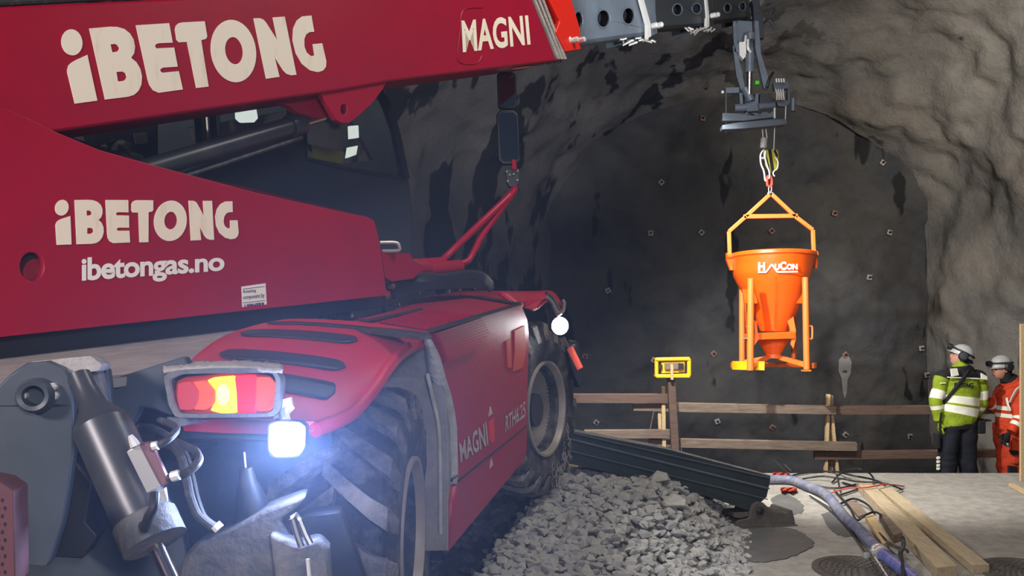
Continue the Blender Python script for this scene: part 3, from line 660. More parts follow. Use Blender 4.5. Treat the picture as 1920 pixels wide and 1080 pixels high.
# top deck: red covers and grille panel
PD_o = sp(804, 621); PD_n = UPC
def dk(u, v, k=0):
    r = V(((u - 960) / F, 1, (HV - v) / F)); c = V((0, 0, EYE)); o_ = PD_o + PD_n * k
    return c + r * ((o_ - c).dot(PD_n) / r.dot(PD_n))
def dpoly(name, pts, mt, th=.02, k=0, parent=R, bevel=0): return MB().prism([[dk(u, v, k) for u, v in pts]], PD_n * -th).build(name, mt, parent, smooth=False, bevel=bevel)
dpoly('engine_cover', [(618, 612), (735, 583), (790, 557), (860, 546), (935, 545), (1010, 548), (976, 569), (804, 621), (700, 612)], 'red_dusty', .03, bevel=.004)
g2 = dpoly('cover_grille', [(712, 603), (800, 579), (890, 589), (806, 618)], 'red', .004, .008)
mb = MB()
for k in range(9):
    t = (k + .5) / 9; mb.beam(dk(*V((714, 603)).lerp(V((800, 581)), t), .012), dk(*V((806, 616)).lerp(V((888, 590)), t), .012), .012, .01, up=PD_n)
mb.build('grille_slat', 'red', g2, smooth=False)
for pts in ([(636, 606), (700, 596), (790, 577), (794, 580), (704, 600)], [(800, 617), (976, 566), (978, 571), (806, 622)], [(860, 553), (900, 555), (975, 567), (970, 570), (898, 558)]):
    dpoly('cover_seam', pts, 'dark', .004, .012)
dpoly('rubber_strip', [(618, 609), (640, 608), (745, 616), (804, 623), (810, 630), (790, 632), (745, 628), (650, 616)], 'hose', .012, .014, bevel=.003)
# deck hardware
for (u, v) in ((786, 552), (842, 551)):
    h = dk(u, v, .0); MB().tube([h, h + UPC * .09], .01, 8).tube([h + UPC * .09 + LC * .05, h + UPC * .09 - LC * .06], .012, 8).build('cover_latch', 'steel', R)
for (u, v) in ((745, 576), (657, 598), (823, 558)):
    m2 = MB()
    for k in range(4): m2.tube([dk(u - 16 + k * 9, v, .0), dk(u - 12 + k * 9, v - 3, .02), dk(u - 6 + k * 9, v, 0)], .004, 6)
    m2.lathe([(.012, 0), (.012, .02), (.006, .024)], dk(u + 3, v - 2), UPC, 8); m2.build('cover_hinge', 'steel', R)
for (u, v) in ((593, 592), (606, 606), (533, 604), (731, 562), (862, 545), (890, 542)): MB().lathe([(.010, 0), (.010, .02), (.005, .024)], dk(u, v, .0), UPC, 8).build('bolt', 'steel', R)
mb = MB().prism([[U(512, 609, 3.95), U(537, 608, 3.95), U(538, 624, 3.95), U(513, 625, 3.95)]], V((0, .08, 0))); mb.build('junction_box', 'dark', R, smooth=False, bevel=.004)
MB().prism([[U(513, 610, 3.94), U(524, 610, 3.94), U(524, 623, 3.94), U(514, 624, 3.94)]], V((0, .01, 0))).build('box_label', 'zinc', R, smooth=False)
dpoly('walkway_plate', [(-500, 690), (0, 648), (350, 612), (520, 600), (640, 606), (450, 622), (400, 645), (345, 690), (200, 712), (0, 735), (-500, 760)], 'mudpanel', .03, .0)

# rear fender, a curved sheet over the wheel
Lp = [(520, 606, 4.15), (470, 616, 4.0), (425, 632, 3.75), (385, 657, 3.35), (352, 690, 2.92), (340, 725, 2.82), (338, 795, 2.78)]
Rp = [(812, 632, 4.02), (790, 642, 3.9), (756, 660, 3.65), (726, 692, 3.42), (698, 732, 3.25), (655, 778, 3.05), (590, 806, 2.86)]
Lc = catmull([U(*p) for p in Lp], 6); Rc = catmull([U(*p) for p in Rp], 6)
def fs(t, s_, k=0):                        # t along the curve, s across
    i = t * (len(Lc) - 1); a_ = int(min(i, len(Lc) - 2)); f = i - a_; l = Lc[a_].lerp(Lc[a_ + 1], f); r = Rc[a_].lerp(Rc[a_ + 1], f)
    p = l.lerp(r, s_); l2 = Lc[a_ + 1] - Lc[a_]; n = (r - l).cross(l2).normalized()
    if n.z < 0: n = -n
    return p + n * (k + .035 * math.sin(math.pi * s_) ** .5)
rows = [[fs(i / 40, j / 24) for j in range(25)] for i in range(41)]
M['fender'] = mat('scuffed_red_fender', (.55, .007, .03), .42, 0, (.38, .03, .045), 4, .45, .8)
fen = MB().grid(rows).build('rear_fender', 'fender', R, solid=.02, fix=False)
MB().tube([p for p in Rc], .028, 12).build('fender_edge', 'fender', fen)
def slot(t, s0, s1, wt, nm='step_pad'):
    loop = []; n = 10
    rows = []
    for i in range(24):
        s_ = s0 + (s1 - s0) * i / 23; e = min(i, 23 - i) / 3.0; hw = wt * math.sqrt(max(0, 1 - (1 - min(1, e)) ** 2)) + .0005
        rows.append([fs(min(.999, max(0, t + hw * a_)), s_, .016) for a_ in (-1, -.5, 0, .5, 1)])
    MB().grid(rows).build(nm, 'black', fen, solid=.006, fix=False)
slot(.36, .10, .76, .045); slot(.17, .10, .85, .022); slot(.60, .12, .80, .04); slot(.76, .45, .82, .04)
# inner wheel arch lining
rows = [[fs(.25 + .75 * i / 20, j / 6 * .8) - V((0, 0, .05)) for j in range(7)] for i in range(21)]
MB().grid(rows).build('arch_lining', 'black', R, solid=.01, fix=False)

# rear light cluster
PL = Plane(U(430, 735, 2.66), V((1, .10, 0)))
def plr(k): return PL.off(k)
def rnd(pts, k=3):                         # soften corners
    out = []
    n = len(pts)
    for i in range(n):
        a_, b_, c_ = V(pts[i - 1]), V(pts[i]), V(pts[(i + 1) % n])
        for t in (.0, .5, 1): 
            p = b_.lerp(a_, .16); q = b_.lerp(c_, .16); out.append(tuple((p * (1 - t) + q * t) * (1 if t != .5 else 1) if t != .5 else (p + q + b_ * 2) / 4))
    return out
hou = rnd([(306, 704), (330, 694), (400, 690), (480, 690), (518, 697), (526, 712), (522, 770), (510, 782), (330, 784), (316, 760)])
inn = rnd([(316, 712), (340, 701), (510, 699), (517, 712), (513, 768), (500, 776), (338, 776), (324, 756)])
th = MB().px(hou, PL, .10, [inn], front=.05).build('tail_light', 'grey_dirty', R, bevel=.005)
MB().px(inn, PL, .02, front=-.02).build('light_back_plate', 'black', th, smooth=False)
for pts, mt, nm in ((rnd([(334, 719), (355, 715), (368, 728), (371, 745), (366, 764), (356, 769), (337, 768), (332, 745)]), 'tail_pink', 'red_lens'),
                    (rnd([(362, 716), (382, 714), (398, 728), (402, 743), (397, 760), (384, 769), (363, 768), (372, 752), (373, 733)]), 'tail_or', 'amber_lens'),
                    (rnd([(388, 713), (402, 707), (440, 704), (443, 740), (445, 774), (418, 776), (394, 770), (404, 752), (404, 732)]), 'tail_yel', 'lit_amber_lens'),
                    (rnd([(440, 704), (478, 702), (481, 740), (479, 775), (445, 776), (444, 740)]), 'tail_red', 'lit_red_lens'),
                    (rnd([(480, 707), (505, 708), (513, 718), (515, 742), (511, 764), (503, 771), (481, 771)]), 'tail_or', 'amber_lens')):
    MB().px(pts, PL, .03, front=.03).build(nm, mt, th, bevel=.006)
MB().px(ell(418, 740, 12, 20, 20), PL, .006, front=.034).build('lamp_bulb_glow', 'tail_hot', th)
MB().px(rnd([(332, 715), (350, 706), (440, 699), (505, 703), (517, 720), (517, 762), (505, 773), (440, 779), (334, 772), (328, 745)]), PL, .01, front=.002).build('red_glow_gasket', 'rag', th)  # red sheet behind the lenses stands in for their glow
# mud crust on top of the light
rws = [[U(306 + 224 * j / 30, 697 - 6 * math.sin(j / 30 * 3.14) - i * 3.2, 2.62 + i * .05) + V((0, 0, noise.noise(V((j * .7, i * .9, 2))) * .008)) for j in range(31)] for i in range(5)]
MB().grid(rws).build('mud_crust', 'mud', th, solid=.012, fix=False)
MB().px([(312, 782), (345, 784), (395, 788), (360, 795), (338, 800), (322, 795)], PL, .03).build('light_bracket', 'grey_dirty', th, smooth=False)
MB().px([(340, 786), (590, 790), (560, 815), (420, 812), (345, 808)], PL.off(-.1), .05).build('rear_skirt', 'fender', R, smooth=False)
# rear work lamp
wl_ = U(537, 825, 2.62)
lp = MB().px(rnd([(502, 793), (520, 788), (562, 790), (574, 800), (572, 840), (560, 858), (512, 860), (500, 845)]), PL.off(.04), .07).build('rear_work_lamp', 'black', R, bevel=.006)
MB().px(rnd([(505, 797), (521, 792), (560, 794), (570, 803), (568, 838), (558, 854), (514, 856), (504, 842)]), PL.off(.048), .006).build('lamp_lens', 'lamp', lp)
MB().tube([U(537, 792, 2.66), U(533, 775, 2.7), U(545, 760, 2.72)], .018, 8, smooth=4).build('lamp_mount', 'bolt', lp)
MB().px([(520, 752), (545, 745), (548, 765), (530, 782), (512, 786)], PL.off(-.02), .03).build('lamp_bracket', 'bolt', R, smooth=False)
spot('rear_work_lamp_beam', wl_ + V((.0, -.09, 0)), wl_ + V((.35, -1.2, -.25)), 44, 150, (.50, .62, 1), .05, .6)
l = bpy.data.lights.new('rear_lamp_spill', 'POINT'); l.energy = 15; l.color = (.36, .48, 1); l.shadow_soft_size = .05
o = bpy.data.objects.new('rear_lamp_spill', l); COL.objects.link(o); o.location = wl_ + V((.12, -.10, -.02))

# ---- wheels
def wheel(c, az, Rt, rr_, wd, name):
    d = V((math.sin(az), math.cos(az), 0)); n = V((d.y, -d.x, 0))   # n points outwards (to the right)
    d = V((d.x, d.y, .10)).normalized()
    prof_ = [(rr_ + .005, 0), (rr_ + .02, .012), (rr_ + .12, .035), (Rt - .12, .03), (Rt - .055, .0), (Rt - .04, -.02), (Rt - .035, -wd / 2), (Rt - .04, -wd + .02), (Rt - .055, -wd), (Rt - .12, -wd - .03), (rr_ + .02, -wd), (rr_ - .03, -wd + .03), (rr_ - .03, -.03)]
    w_ = MB().lathe(prof_, c, n, 64, closed=True)
    NL = 20
    zz = V((0, 0, 1)); a_ = n.cross(zz).normalized()
    def cyl(th, r, h): return c + n * h + (a_ * math.cos(th) + zz * math.sin(th)) * r
    for k in range(NL):
        for side in (0, 1):
            th0 = 2 * math.pi * (k + .5 * side) / NL; r0, r1 = Rt - .055, Rt + .008; pts = []
            h_e = .012 if side == 0 else -wd - .012; h_m = -wd * .56 if side == 0 else -wd * .44
            lean = .30
            prev = None
            for (t, hw, rx) in ((0, .066, .965), (.25, .060, 1), (.62, .055, 1), (1, .05, 1)):
                h = h_e + (h_m - h_e) * t; th = th0 + lean * t ** 1.2
                ring = [cyl(th - hw * 1.25, r0 - .01, h), cyl(th + hw * 1.25, r0 - .01, h), cyl(th + hw, r1 * rx, h), cyl(th - hw, r1 * rx, h)]
                pts.append(ring)
            w_.rings(pts, 1)
            # shoulder extension down the side wall
            s_ = 1 if side == 0 else -1
            w_.rings([[cyl(th0 - .08, Rt - .05, h_e), cyl(th0 + .08, Rt - .05, h_e), cyl(th0 + .066, Rt * .965, h_e), cyl(th0 - .066, Rt * .965, h_e)],
                      [cyl(th0 - .1, Rt - .14, h_e + s_ * .012), cyl(th0 + .03, Rt - .14, h_e + s_ * .012), cyl(th0 + .02, Rt - .13, h_e + s_ * .028), cyl(th0 - .08, Rt - .13, h_e + s_ * .028)]], 1)
    t_ = w_.build(name, ['rubber', 'lug'], R, angle=30)
    rim = MB().lathe([(rr_ + .022, .012), (rr_ + .022, .030), (rr_ + .004, .030), (rr_ - .010, .0), (rr_ - .018, -.07), (rr_ - .03, -.085), (rr_ - .034, -.30), (rr_ - .06, -.325), (.19, -.335), (.16, -.29), (.0, -.29), (0, -.38), (rr_ - .03, -.38), (rr_ - .002, -.02)], c, n, 56, closed=True).build('wheel_rim', 'rim', t_)
    hub = MB().lathe([(.10, -.29), (.10, -.20), (.075, -.18), (.0, -.18)], c, n, 24)
    for k in range(10):
        th = 2 * math.pi * k / 10; hub.lathe([(.015, -.30), (.015, -.265)], cyl(th, .145, 0), n, 6)
    hub.build('wheel_hub', 'dark', t_)
    return t_
wheel(V((-.462, 3.70, .775)), math.radians(1.5), .66, .335, .44, 'rear_wheel')
wheel(V((.235, 6.0, 1.19)), math.radians(25.5), .63, .325, .42, 'front_wheel')
# far side wheels
wheel(V((-2.05, 4.15, .85)), math.radians(1.5), .66, .335, .44, 'rear_wheel')
wheel(V((-1.35, 6.45, 1.27)), math.radians(25.5), .63, .325, .42, 'front_wheel')
# straw-like strands caught in the front tyre
mb = MB(); cF = V((.235, 6.0, 1.19)); dF = V((math.sin(.445), math.cos(.445), 0))
for k in range(60):
    th = random.uniform(-1.75, -.5) if random.random() < .7 else random.uniform(-2.2, -.2); r = random.uniform(.40, .62)
    p = cF + dF * math.cos(th) * r * .55 + V((0, 0, math.sin(th) * r)) + V((.90, -.43, 0)) * .05 + dF * .1
    q = p + V((random.uniform(-.02, .02), 0, random.uniform(-.10, -.02))); mb.tube([p, p.lerp(q, .5) + V((random.uniform(-.015, .015), 0, 0)), q], .0025, 4)
tag(mb.build('caught_straw', 'mud', R), kind='stuff')

# ---- front fender with its work lamp
ff = MB()
rw = []
for t in range(13):
    k = t / 12
    top = catmull([U(935, 549, 5.55), U(1000, 549, 5.9), U(1032, 548, 6.05), U(1044, 560, 6.1), U(1052, 575, 6.1)], 3)[t]
    bot = catmull([U(968, 572, 5.5), U(990, 576, 5.6), U(1003, 580, 5.65), U(1012, 566, 5.75), U(1024, 556, 5.9)], 3)[t]
    rw.append([top.lerp(bot, j / 4) for j in range(5)])
ff.grid(rw).build('front_fender', 'red_dusty', R, solid=.03, fix=False)
MB().prism([[U(*p) for p in [(984, 577, 5.55), (1004, 580, 5.6), (1016, 562, 5.7), (1026, 556, 5.75), (1030, 549, 5.85), (1010, 549, 5.8), (990, 560, 5.6)]]], V((0, .03, 0))).build('fender_lip', 'red_dusty', R, smooth=False)
MB().tube([U(1022, 552, 5.80), U(1034, 562, 5.82), U(1048, 588, 5.85)], .026, 12, smooth=5).build('lamp_arm', 'steel', R)
MB().tube([U(1044, 592, 5.83), U(1055, 583, 5.82), U(1058, 570, 5.82), U(1055, 562, 5.82)], .014, 8, smooth=4).build('lamp_yoke', 'steel', R)
PF = Plane(U(1050, 611, 5.85), V((1, -.1, 0)))
fl_ = MB().px(ell(1050, 611, 17, 18, 24), PF, .08).build('front_work_lamp', 'black', R, bevel=.004)
MB().px(ell(1050, 611, 15.5, 16.5, 24), PF.off(.006), .006).build('lamp_lens', 'lamp', fl_)
pF = U(1050, 611, 5.85)
spot('front_work_lamp_beam', pF + V((.02, -.06, 0)), pF + V((1.8, -.5, -1.0)), 110, 105, (.95, .97, 1), .05, .7)
MB().beam(U(1068, 652, 5.9), U(1088, 692, 5.9), .05, .02, up=(0, -1, 0)).build('reflector_bracket', 'rag', R, bevel=.004)
MB().tube([U(1056, 632, 5.9), U(1066, 650, 5.9), U(1078, 648, 5.92)], .012, 8, smooth=4).build('lamp_cable', 'steel', R)
MB().px([(1085, 640), (1092, 690), (1097, 715), (1086, 728), (1074, 700), (1062, 660), (1066, 636)], Plane(U(1080, 690, 6.3), V((1, .2, 0))), .25).build('mudguard_stay', 'black', R, bevel=.01)

# ---- chassis core, axles
mb = MB(); ca = sp(700, 900, .75) 
ax = V((DC.x, DC.y, DC.z)).normalized()
cc = V((-1.0, 4.9, 1.22)); mb.box(cc, ax * 2.0, LC * .36, UPC * .26); mb.build('chassis_frame', 'dark', R, smooth=False, bevel=.02)
mb = MB().lathe([(.10, -1.55), (.13, -1.4), (.13, -.55), (.24, -.35), (.24, -.05), (.13, .1), (.12, .3)], V((-.95, 3.78, .80)) , V((1, -.05, 0)), 20); mb.build('rear_axle', 'dark', R)
mb = MB().lathe([(.10, -1.35), (.12, -1.2), (.13, -.3), (.12, .2)], V((.0, 6.05, 1.18)), V((.92, -.38, 0)), 20); mb.build('front_axle', 'dark', R)
# undertray dark behind wheels

# ---- rear end: outrigger bracket, cylinder, valve block
y0 = 2.42
PK = Plane(U(80, 860, y0), V((1, .25, 0)))
br1 = MB().px([(-160, 760), (-20, 740), (20, 700), (50, 680), (90, 676), (118, 688), (132, 710), (138, 760), (138, 850), (130, 910), (118, 980), (98, 1045), (90, 1062), (36, 1060), (30, 920), (-160, 900)], PK, .05, [ell(71, 741, 14, 16)]).build('outrigger_bracket', 'grey', R, bevel=.006)
b2 = MB().lathe([(.030, -.02), (.030, .05), (.042, .055), (.050, .04), (.052, .0)], PK.hit(72, 741), PK.n, 28); b2.build('pin_boss', 'grey', br1)
for u, v in ((46, 742), (103, 741), (101, 725)): MB().lathe([(.013, 0), (.013, .02), (.006, .026)], PK.hit(u, v), PK.n, 6).build('bolt', 'bolt', br1)
MB().px([(50, 682), (70, 676), (165, 668), (188, 676), (203, 694), (208, 730), (208, 800), (170, 800), (150, 690), (110, 690)], PK.off(-.16), .05).build('outrigger_bracket', 'grey', R, bevel=.006)
MB().px([(56, 678), (170, 667), (192, 684), (185, 696), (130, 700)], PK.off(-.03), .13).build('bracket_cap', 'mud', R, smooth=False, bevel=.004)
# chassis tail plates
PTl = Plane(U(250, 760, 2.72), V((1, .08, 0)))
MB().px([(205, 712), (345, 668), (356, 690), (312, 702), (320, 780), (285, 765), (262, 762), (248, 790), (232, 812), (300, 905), (345, 1010), (360, 1120), (-160, 1120), (-160, 800), (150, 800), (205, 790)], PTl, .06).build('tail_plate', 'grey', R, bevel=.006)
MB().px([(140, 860), (172, 905), (160, 980), (182, 1005), (155, 1048), (98, 1045), (118, 980)], PK.off(-.10), .12).build('lower_knuckle', 'black', R, smooth=False, bevel=.006)
MB().px([(235, 812), (262, 768), (300, 770), (345, 800), (620, 815), (640, 900), (600, 1120), (330, 1120), (330, 1000)], PTl.off(-.45), .08).build('axle_bay_wall', 'dark', R, smooth=False)
# hydraulic cylinder
c0_, c1_ = U(192, 800, 2.38), U(288, 1012, 2.28); dcy = (c1_ - c0_).normalized()
cyl_ = MB().tube([c0_, c0_.lerp(c1_, .5), c1_], .080, 32); cb = cyl_.build('outrigger_cylinder', 'cyl', R)
MB().lathe([(.078, -.0), (.070, -.02), (.04, -.07), (.032, -.13), (.032, -.18)], c0_, dcy, 24).build('cylinder_eye', 'cyl', cb)
MB().lathe([(.083, -.07), (.087, -.065), (.087, .012), (.04, .018)], c1_, dcy, 28).build('cylinder_gland', 'grey_dirty', cb)
MB().tube([c1_, c1_ + dcy * .5], .022, 16).build('piston_rod', 'chrome', cb)
MB().px([(160, 700), (185, 690), (200, 745), (215, 790), (165, 770), (150, 740)], PK.off(-.09), .06).build('rod_clevis', 'grey_dirty', R, smooth=False, bevel=.008)
# valve block
PV = Plane(U(275, 880, 2.2), V((1, .35, 0)))
v1 = MB().px([(237, 847), (260, 832), (302, 912), (276, 926)], PV, .055).build('valve_block', 'zinc', R, bevel=.003)
MB().px([(259, 833), (284, 830), (318, 905), (302, 914)], PV.off(-.006), .05).build('valve_body', 'rosy', v1, bevel=.004)
MB().tube([PV.hit(244, 816) , PV.hit(248, 824), PV.hit(254, 836)], [.006, .014], 8).build('valve_fitting', 'bolt', v1)
MB().tube([PV.hit(300, 920), PV.hit(306, 930), PV.hit(311, 940)], [.018, .006], 8).build('valve_fitting', 'bolt', v1)
def hose(pts, r, mt='hose', nm='hydraulic_hose', par=R): return MB().tube([U(*p) for p in pts], r, 10, smooth=6).build(nm, mt, par)
hose([(287, 837, 2.2), (300, 834, 2.2), (318, 822, 2.22), (331, 806, 2.28), (325, 797, 2.35), (300, 788, 2.45)], .010)
hose([(316, 897, 2.2), (332, 893, 2.2), (354, 884, 2.22), (372, 865, 2.26), (368, 848, 2.34), (352, 838, 2.45), (300, 815, 2.55)], .012)
hose([(300, 825, 2.5), (335, 850, 2.45), (350, 900, 2.4), (356, 930, 2.38), (370, 965, 2.36), (392, 985, 2.36), (405, 992, 2.36)], .013)
hose([(310, 815, 2.5), (345, 850, 2.46), (360, 900, 2.42), (368, 935, 2.4), (382, 970, 2.38), (408, 990, 2.38)], .011)
hose([(262, 800, 2.6), (290, 805, 2.5), (330, 830, 2.5), (345, 860, 2.5), (350, 890, 2.5)], .012)
hose([(290, 925, 2.15), (288, 950, 2.13), (278, 970, 2.13), (272, 990, 2.15), (268, 985, 2.2)], .012, 'black')
MB().tube([U(404, 984, 2.35), U(412, 992, 2.35)], .016, 8).build('hose_ferrule', 'bolt', R)
MB().tube([U(322, 894, 2.19), U(336, 890, 2.19)], .014, 8).build('hose_ferrule', 'bolt', R); MB().tube([U(286, 837, 2.19), U(296, 835, 2.19)], .012, 8).build('hose_ferrule', 'bolt', R)
# axle housing and steering knuckle under the lamp
PA = Plane(U(470, 1000, 2.5), V((1, .2, 0)))
ah = MB().px([(345, 1045), (372, 1020), (430, 995), (500, 955), (555, 935), (576, 930), (560, 950), (525, 975), (540, 1000), (540, 1120), (330, 1120)], PA, .16).build('axle_housing', 'grey_dirty', R, bevel=.02)
MB().px([(505, 1000), (560, 1020), (600, 1010), (618, 1030), (625, 1120), (520, 1120)], PA.off(.06), .1).build('steering_knuckle', 'grey_dirty', R, bevel=.015)
MB().tube([U(548, 972, 2.4), U(556, 1000, 2.4), U(565, 1025, 2.4)], .010, 8).tube([U(562, 975, 2.4), U(572, 1000, 2.4), U(582, 1020, 2.4)], .010, 8).tube([U(548, 972, 2.4), U(555, 966, 2.4), U(562, 975, 2.4)], .010, 8).build('steering_link', 'steel', R)
MB().tube([U(577, 1048, 2.38), U(580, 1080, 2.38), U(584, 1120, 2.38)], .006, 8).build('grease_line', 'bolt', R)
MB().tube([U(458, 848, 2.6), U(461, 880, 2.6)], .003, 6).build('sensor_whisker', 'bolt', R)
MB().lathe([(.02, -.04), (.028, 0), (.05, .06), (.06, .12), (.05, .16)], U(464, 900, 2.6), V((.1, .1, -1)), 16).build('accumulator', 'dark', R)
MB().px([(520, 985), (590, 960), (640, 955), (700, 1120), (560, 1120)], PA.off(-.14), .1).build('hub_carrier', 'dark', R, bevel=.02)
# perforated step at the lower left corner
PX = Plane(U(10, 990, 1.9), V((1, .3, 0)))
sx = MB().px([(-120, 880), (0, 904), (26, 922), (29, 1100), (-120, 1130)], PX, .12).build('perforated_step', 'plum', R, bevel=.004)
m2 = MB()
for k in range(11):
    for q_ in range(2): m2.px(ell(4 - q_ * 12 + (k % 2) * 5, 938 + k * 15, 2.6, 4, 10), PX, .002, front=.001)
m2.build('step_hole', 'black', sx, smooth=False)

# ---- front outrigger (box beam, foot)
def quadbeam(pts_front, depth): return pts_front
PO = Plane(U(1260, 885, 7.05), V((1.75, .35, 0)))
ob = MB().px([(1060, 806), (1085, 811), (1250, 842), (1445, 893), (1444, 905), (1438, 932), (1418, 950), (1400, 956), (1330, 930), (1180, 893), (1060, 866)], PO, .26).build('outrigger_beam', 'boomdark', R, bevel=.006)
M['beamgrey'] = mat('outrigger_paint', (.032, .044, .047), .35, 0, (.022, .032, .036), 4, .4, .7); ob.data.materials[0] = M['beamgrey']
for a_, b_, th in (((1070, 824), (1443, 917), 2.4), ((1070, 846), (1440, 937), 1.2), ((1075, 812.5), (1445, 897), 1.4)):
    MB().px([(a_[0], a_[1] - th), (b_[0], b_[1] - th), (b_[0], b_[1] + th * .4), (a_[0], a_[1] + th * .4)], PO, .03, front=.012).build('beam_ridge', 'boomgrey', ob, smooth=False, bevel=.002)  # lighter paint carries the highlight along each ridge
MB().px([(1070, 862), (1180, 888), (1330, 926), (1400, 950), (1402, 957), (1330, 932), (1180, 894), (1060, 868)], PO, .30, front=.02).build('beam_flange', 'beamgrey', ob, smooth=False)
MB().px([(1062, 804), (1085, 808.5), (1250, 839.5), (1445, 891), (1445, 894), (1250, 842.5), (1085, 811.5), (1062, 807)], PO, .25, front=-.005).build('beam_lit_top', 'zinc' if False else 'mud', ob, smooth=False)  # pale strip paints in the light on the beam's top
ft = MB().px([(1380, 980), (1388, 975), (1404, 972), (1408, 955), (1412, 946), (1422, 941), (1432, 943), (1440, 951), (1452, 960), (1475, 962), (1478, 956), (1486, 957), (1490, 972), (1492, 986), (1486, 990), (1380, 989)], PO.off(.03), .30).build('outrigger_foot', 'iron', R, bevel=.006)
MB().px([(1376, 962), (1404, 960), (1404, 968), (1390, 972), (1376, 970)], PO.off(.02), .22).build('foot_pad', 'iron', ft, smooth=False, bevel=.005)
MB().lathe([(.028, 0), (.034, .01), (.034, .02), (.018, .03)], PO.off(.03).hit(1424, 957), PO.n, 18).build('foot_pin', 'dark', ft)
MB().px([(1374, 984), (1496, 984), (1499, 990), (1497, 993), (1372, 992)], PO.off(.06), .36).build('foot_plate', 'iron', ft, smooth=False, bevel=.004)

# =====================================================================================
# WINCH ATTACHMENT hanging from the boom tip
# =====================================================================================
yw = 9.95
Wt = thing('winch_attachment', 'dark grey winch carriage with steel arms and cylinders hanging below the boom tip', 'winch', U(1425, 190, yw))
PW = Plane(U(1420, 190, yw), V((1, 0, 0)))
def wp(name, pts, mt='boomgrey', k=0, th=.03, bevel=.004, parent=Wt, holes=()): return MB().px(pts, PW.off(k), th, holes).build(name, mt, parent, bevel=bevel)
def z5(*pts): return [(1000 + a / 3.375, b / 3.375) for a, b in pts]
def z8(*pts): return [(1320 + a / 4.32, 120 + b / 4.32) for a, b in pts]
wp('hanger_plate', z5((1264, 125), (1390, 135), (1420, 330), (1350, 420), (1310, 300), (1285, 240)), 'boomgrey', -.05)
wp('hanger_arm', z5((1262, 290), (1275, 285), (1320, 440), (1345, 590), (1325, 600), (1285, 480)), 'boomgrey', .06, .04)
wp('hanger_arm', z5((1262, 130), (1280, 130), (1290, 240), (1300, 330), (1275, 330), (1266, 230)), 'boomgrey', .06, .04)
wp('hanger_mast', z5((1392, 60), (1452, 70), (1462, 240), (1405, 240), (1398, 160)), 'boomdark', .04, .08)
wp('hanger_arm', z5((1400, 130), (1425, 130), (1440, 330), (1485, 480), (1490, 560), (1460, 560), (1430, 430), (1405, 300)), 'boomgrey', .07, .05)
wp('mast_cap', z5((1380, 0), (1432, 0), (1436, 60), (1440, 85), (1396, 80), (1392, 40)), 'boomdark', .05, .12)
cy = MB().tube([U(*z5((1370, 340))[0], yw - .10), U(*z5((1365, 600))[0], yw - .10)], .055 / 1.3, 16).build('tilt_cylinder', 'steel', Wt)
MB().tube([U(*z5((1368, 345))[0], yw - .10), U(*z5((1367, 460))[0], yw - .10)], .056, 16).tube([U(*z5((1370, 215))[0], yw - .10), U(*z5((1372, 255))[0], yw - .10)], .06, 14).build('cylinder_barrel', 'boomgrey', cy)
wp('valve_block', z5((1302, 265), (1345, 262), (1350, 350), (1330, 375), (1305, 345)), 'bolt', .12, .08)
MB().tube([U(*z5((1360, 222))[0], yw - .12), U(*z5((1358, 300))[0], yw - .14), U(*z5((1375, 330))[0], yw - .12)], .016, 8, smooth=4).tube([U(*z5((1345, 225))[0], yw - .12), U(*z5((1340, 262))[0], yw - .13)], .014, 8).build('hydraulic_pipe', 'bolt', Wt)
MB().tube([U(*z5((1340, 560))[0], yw - .08), U(*z5((1378, 640))[0], yw - .1)], .05, 12).build('cylinder_foot', 'boomgrey', Wt)
# carriage frame
wp('carriage_frame', z8((175, 190), (285, 188), (285, 232), (182, 236)), 'boomgrey', .03, .06)
wp('frame_post', z8((174, 200), (182, 200), (184, 560), (176, 560)), 'boomgrey', .04, .02)
wp('frame_post', z8((286, 232), (310, 232), (318, 330), (292, 330)), 'boomgrey', .05, .05)
wp('carriage_bracket', z8((325, 240), (355, 230), (365, 300), (410, 300), (420, 235), (440, 240), (445, 380), (345, 385), (330, 310)), 'boomgrey', .08, .08)
wp('carriage_bracket', z8((455, 240), (545, 235), (555, 320), (450, 330)), 'boomdark', .07, .06)
MB().tube([PW.off(.1).hit(*z8((245, 356))[0]), PW.off(.1).hit(*z8((345, 352))[0])], .045, 16).tube([PW.off(.1).hit(*z8((440, 345))[0]), PW.off(.1).hit(*z8((570, 335))[0])], .04, 16).build('pivot_tube', 'boomgrey', Wt)
wp('carriage_rail', z8((150, 395), (330, 400), (345, 388), (360, 398), (372, 410), (395, 395), (430, 395), (455, 410), (470, 390), (510, 388), (530, 400), (560, 380), (575, 430), (320, 460), (150, 460)), 'boomgrey', .1, .06)
wp('fork_bar', z8((300, 470), (575, 447), (668, 445), (676, 475), (660, 490), (330, 522), (150, 530), (150, 495)), 'boomgrey', .13, .12)
wp('side_plate', z8((565, 320), (578, 318), (580, 440), (566, 440)), 'bolt', .12, .02)
wp('manifold', z8((565, 150), (690, 142), (692, 198), (570, 202)), 'boomgrey', .06, .08)
wp('side_post', z8((678, 190), (694, 190), (694, 320), (680, 330)), 'boomgrey', .06, .06)
wp('motor_bracket', z8((590, 300), (688, 296), (688, 330), (660, 345), (600, 340)), 'boomgrey', .05, .06)
wp('side_post', z8((660, 340), (668, 340), (664, 455), (656, 455)), 'bolt', .08, .02)
MB().tube([U(*z8((722, 282))[0], yw - .05), U(*z8((720, 384))[0], yw - .05)], .036, 16).build('winch_motor', 'boomgrey', Wt)
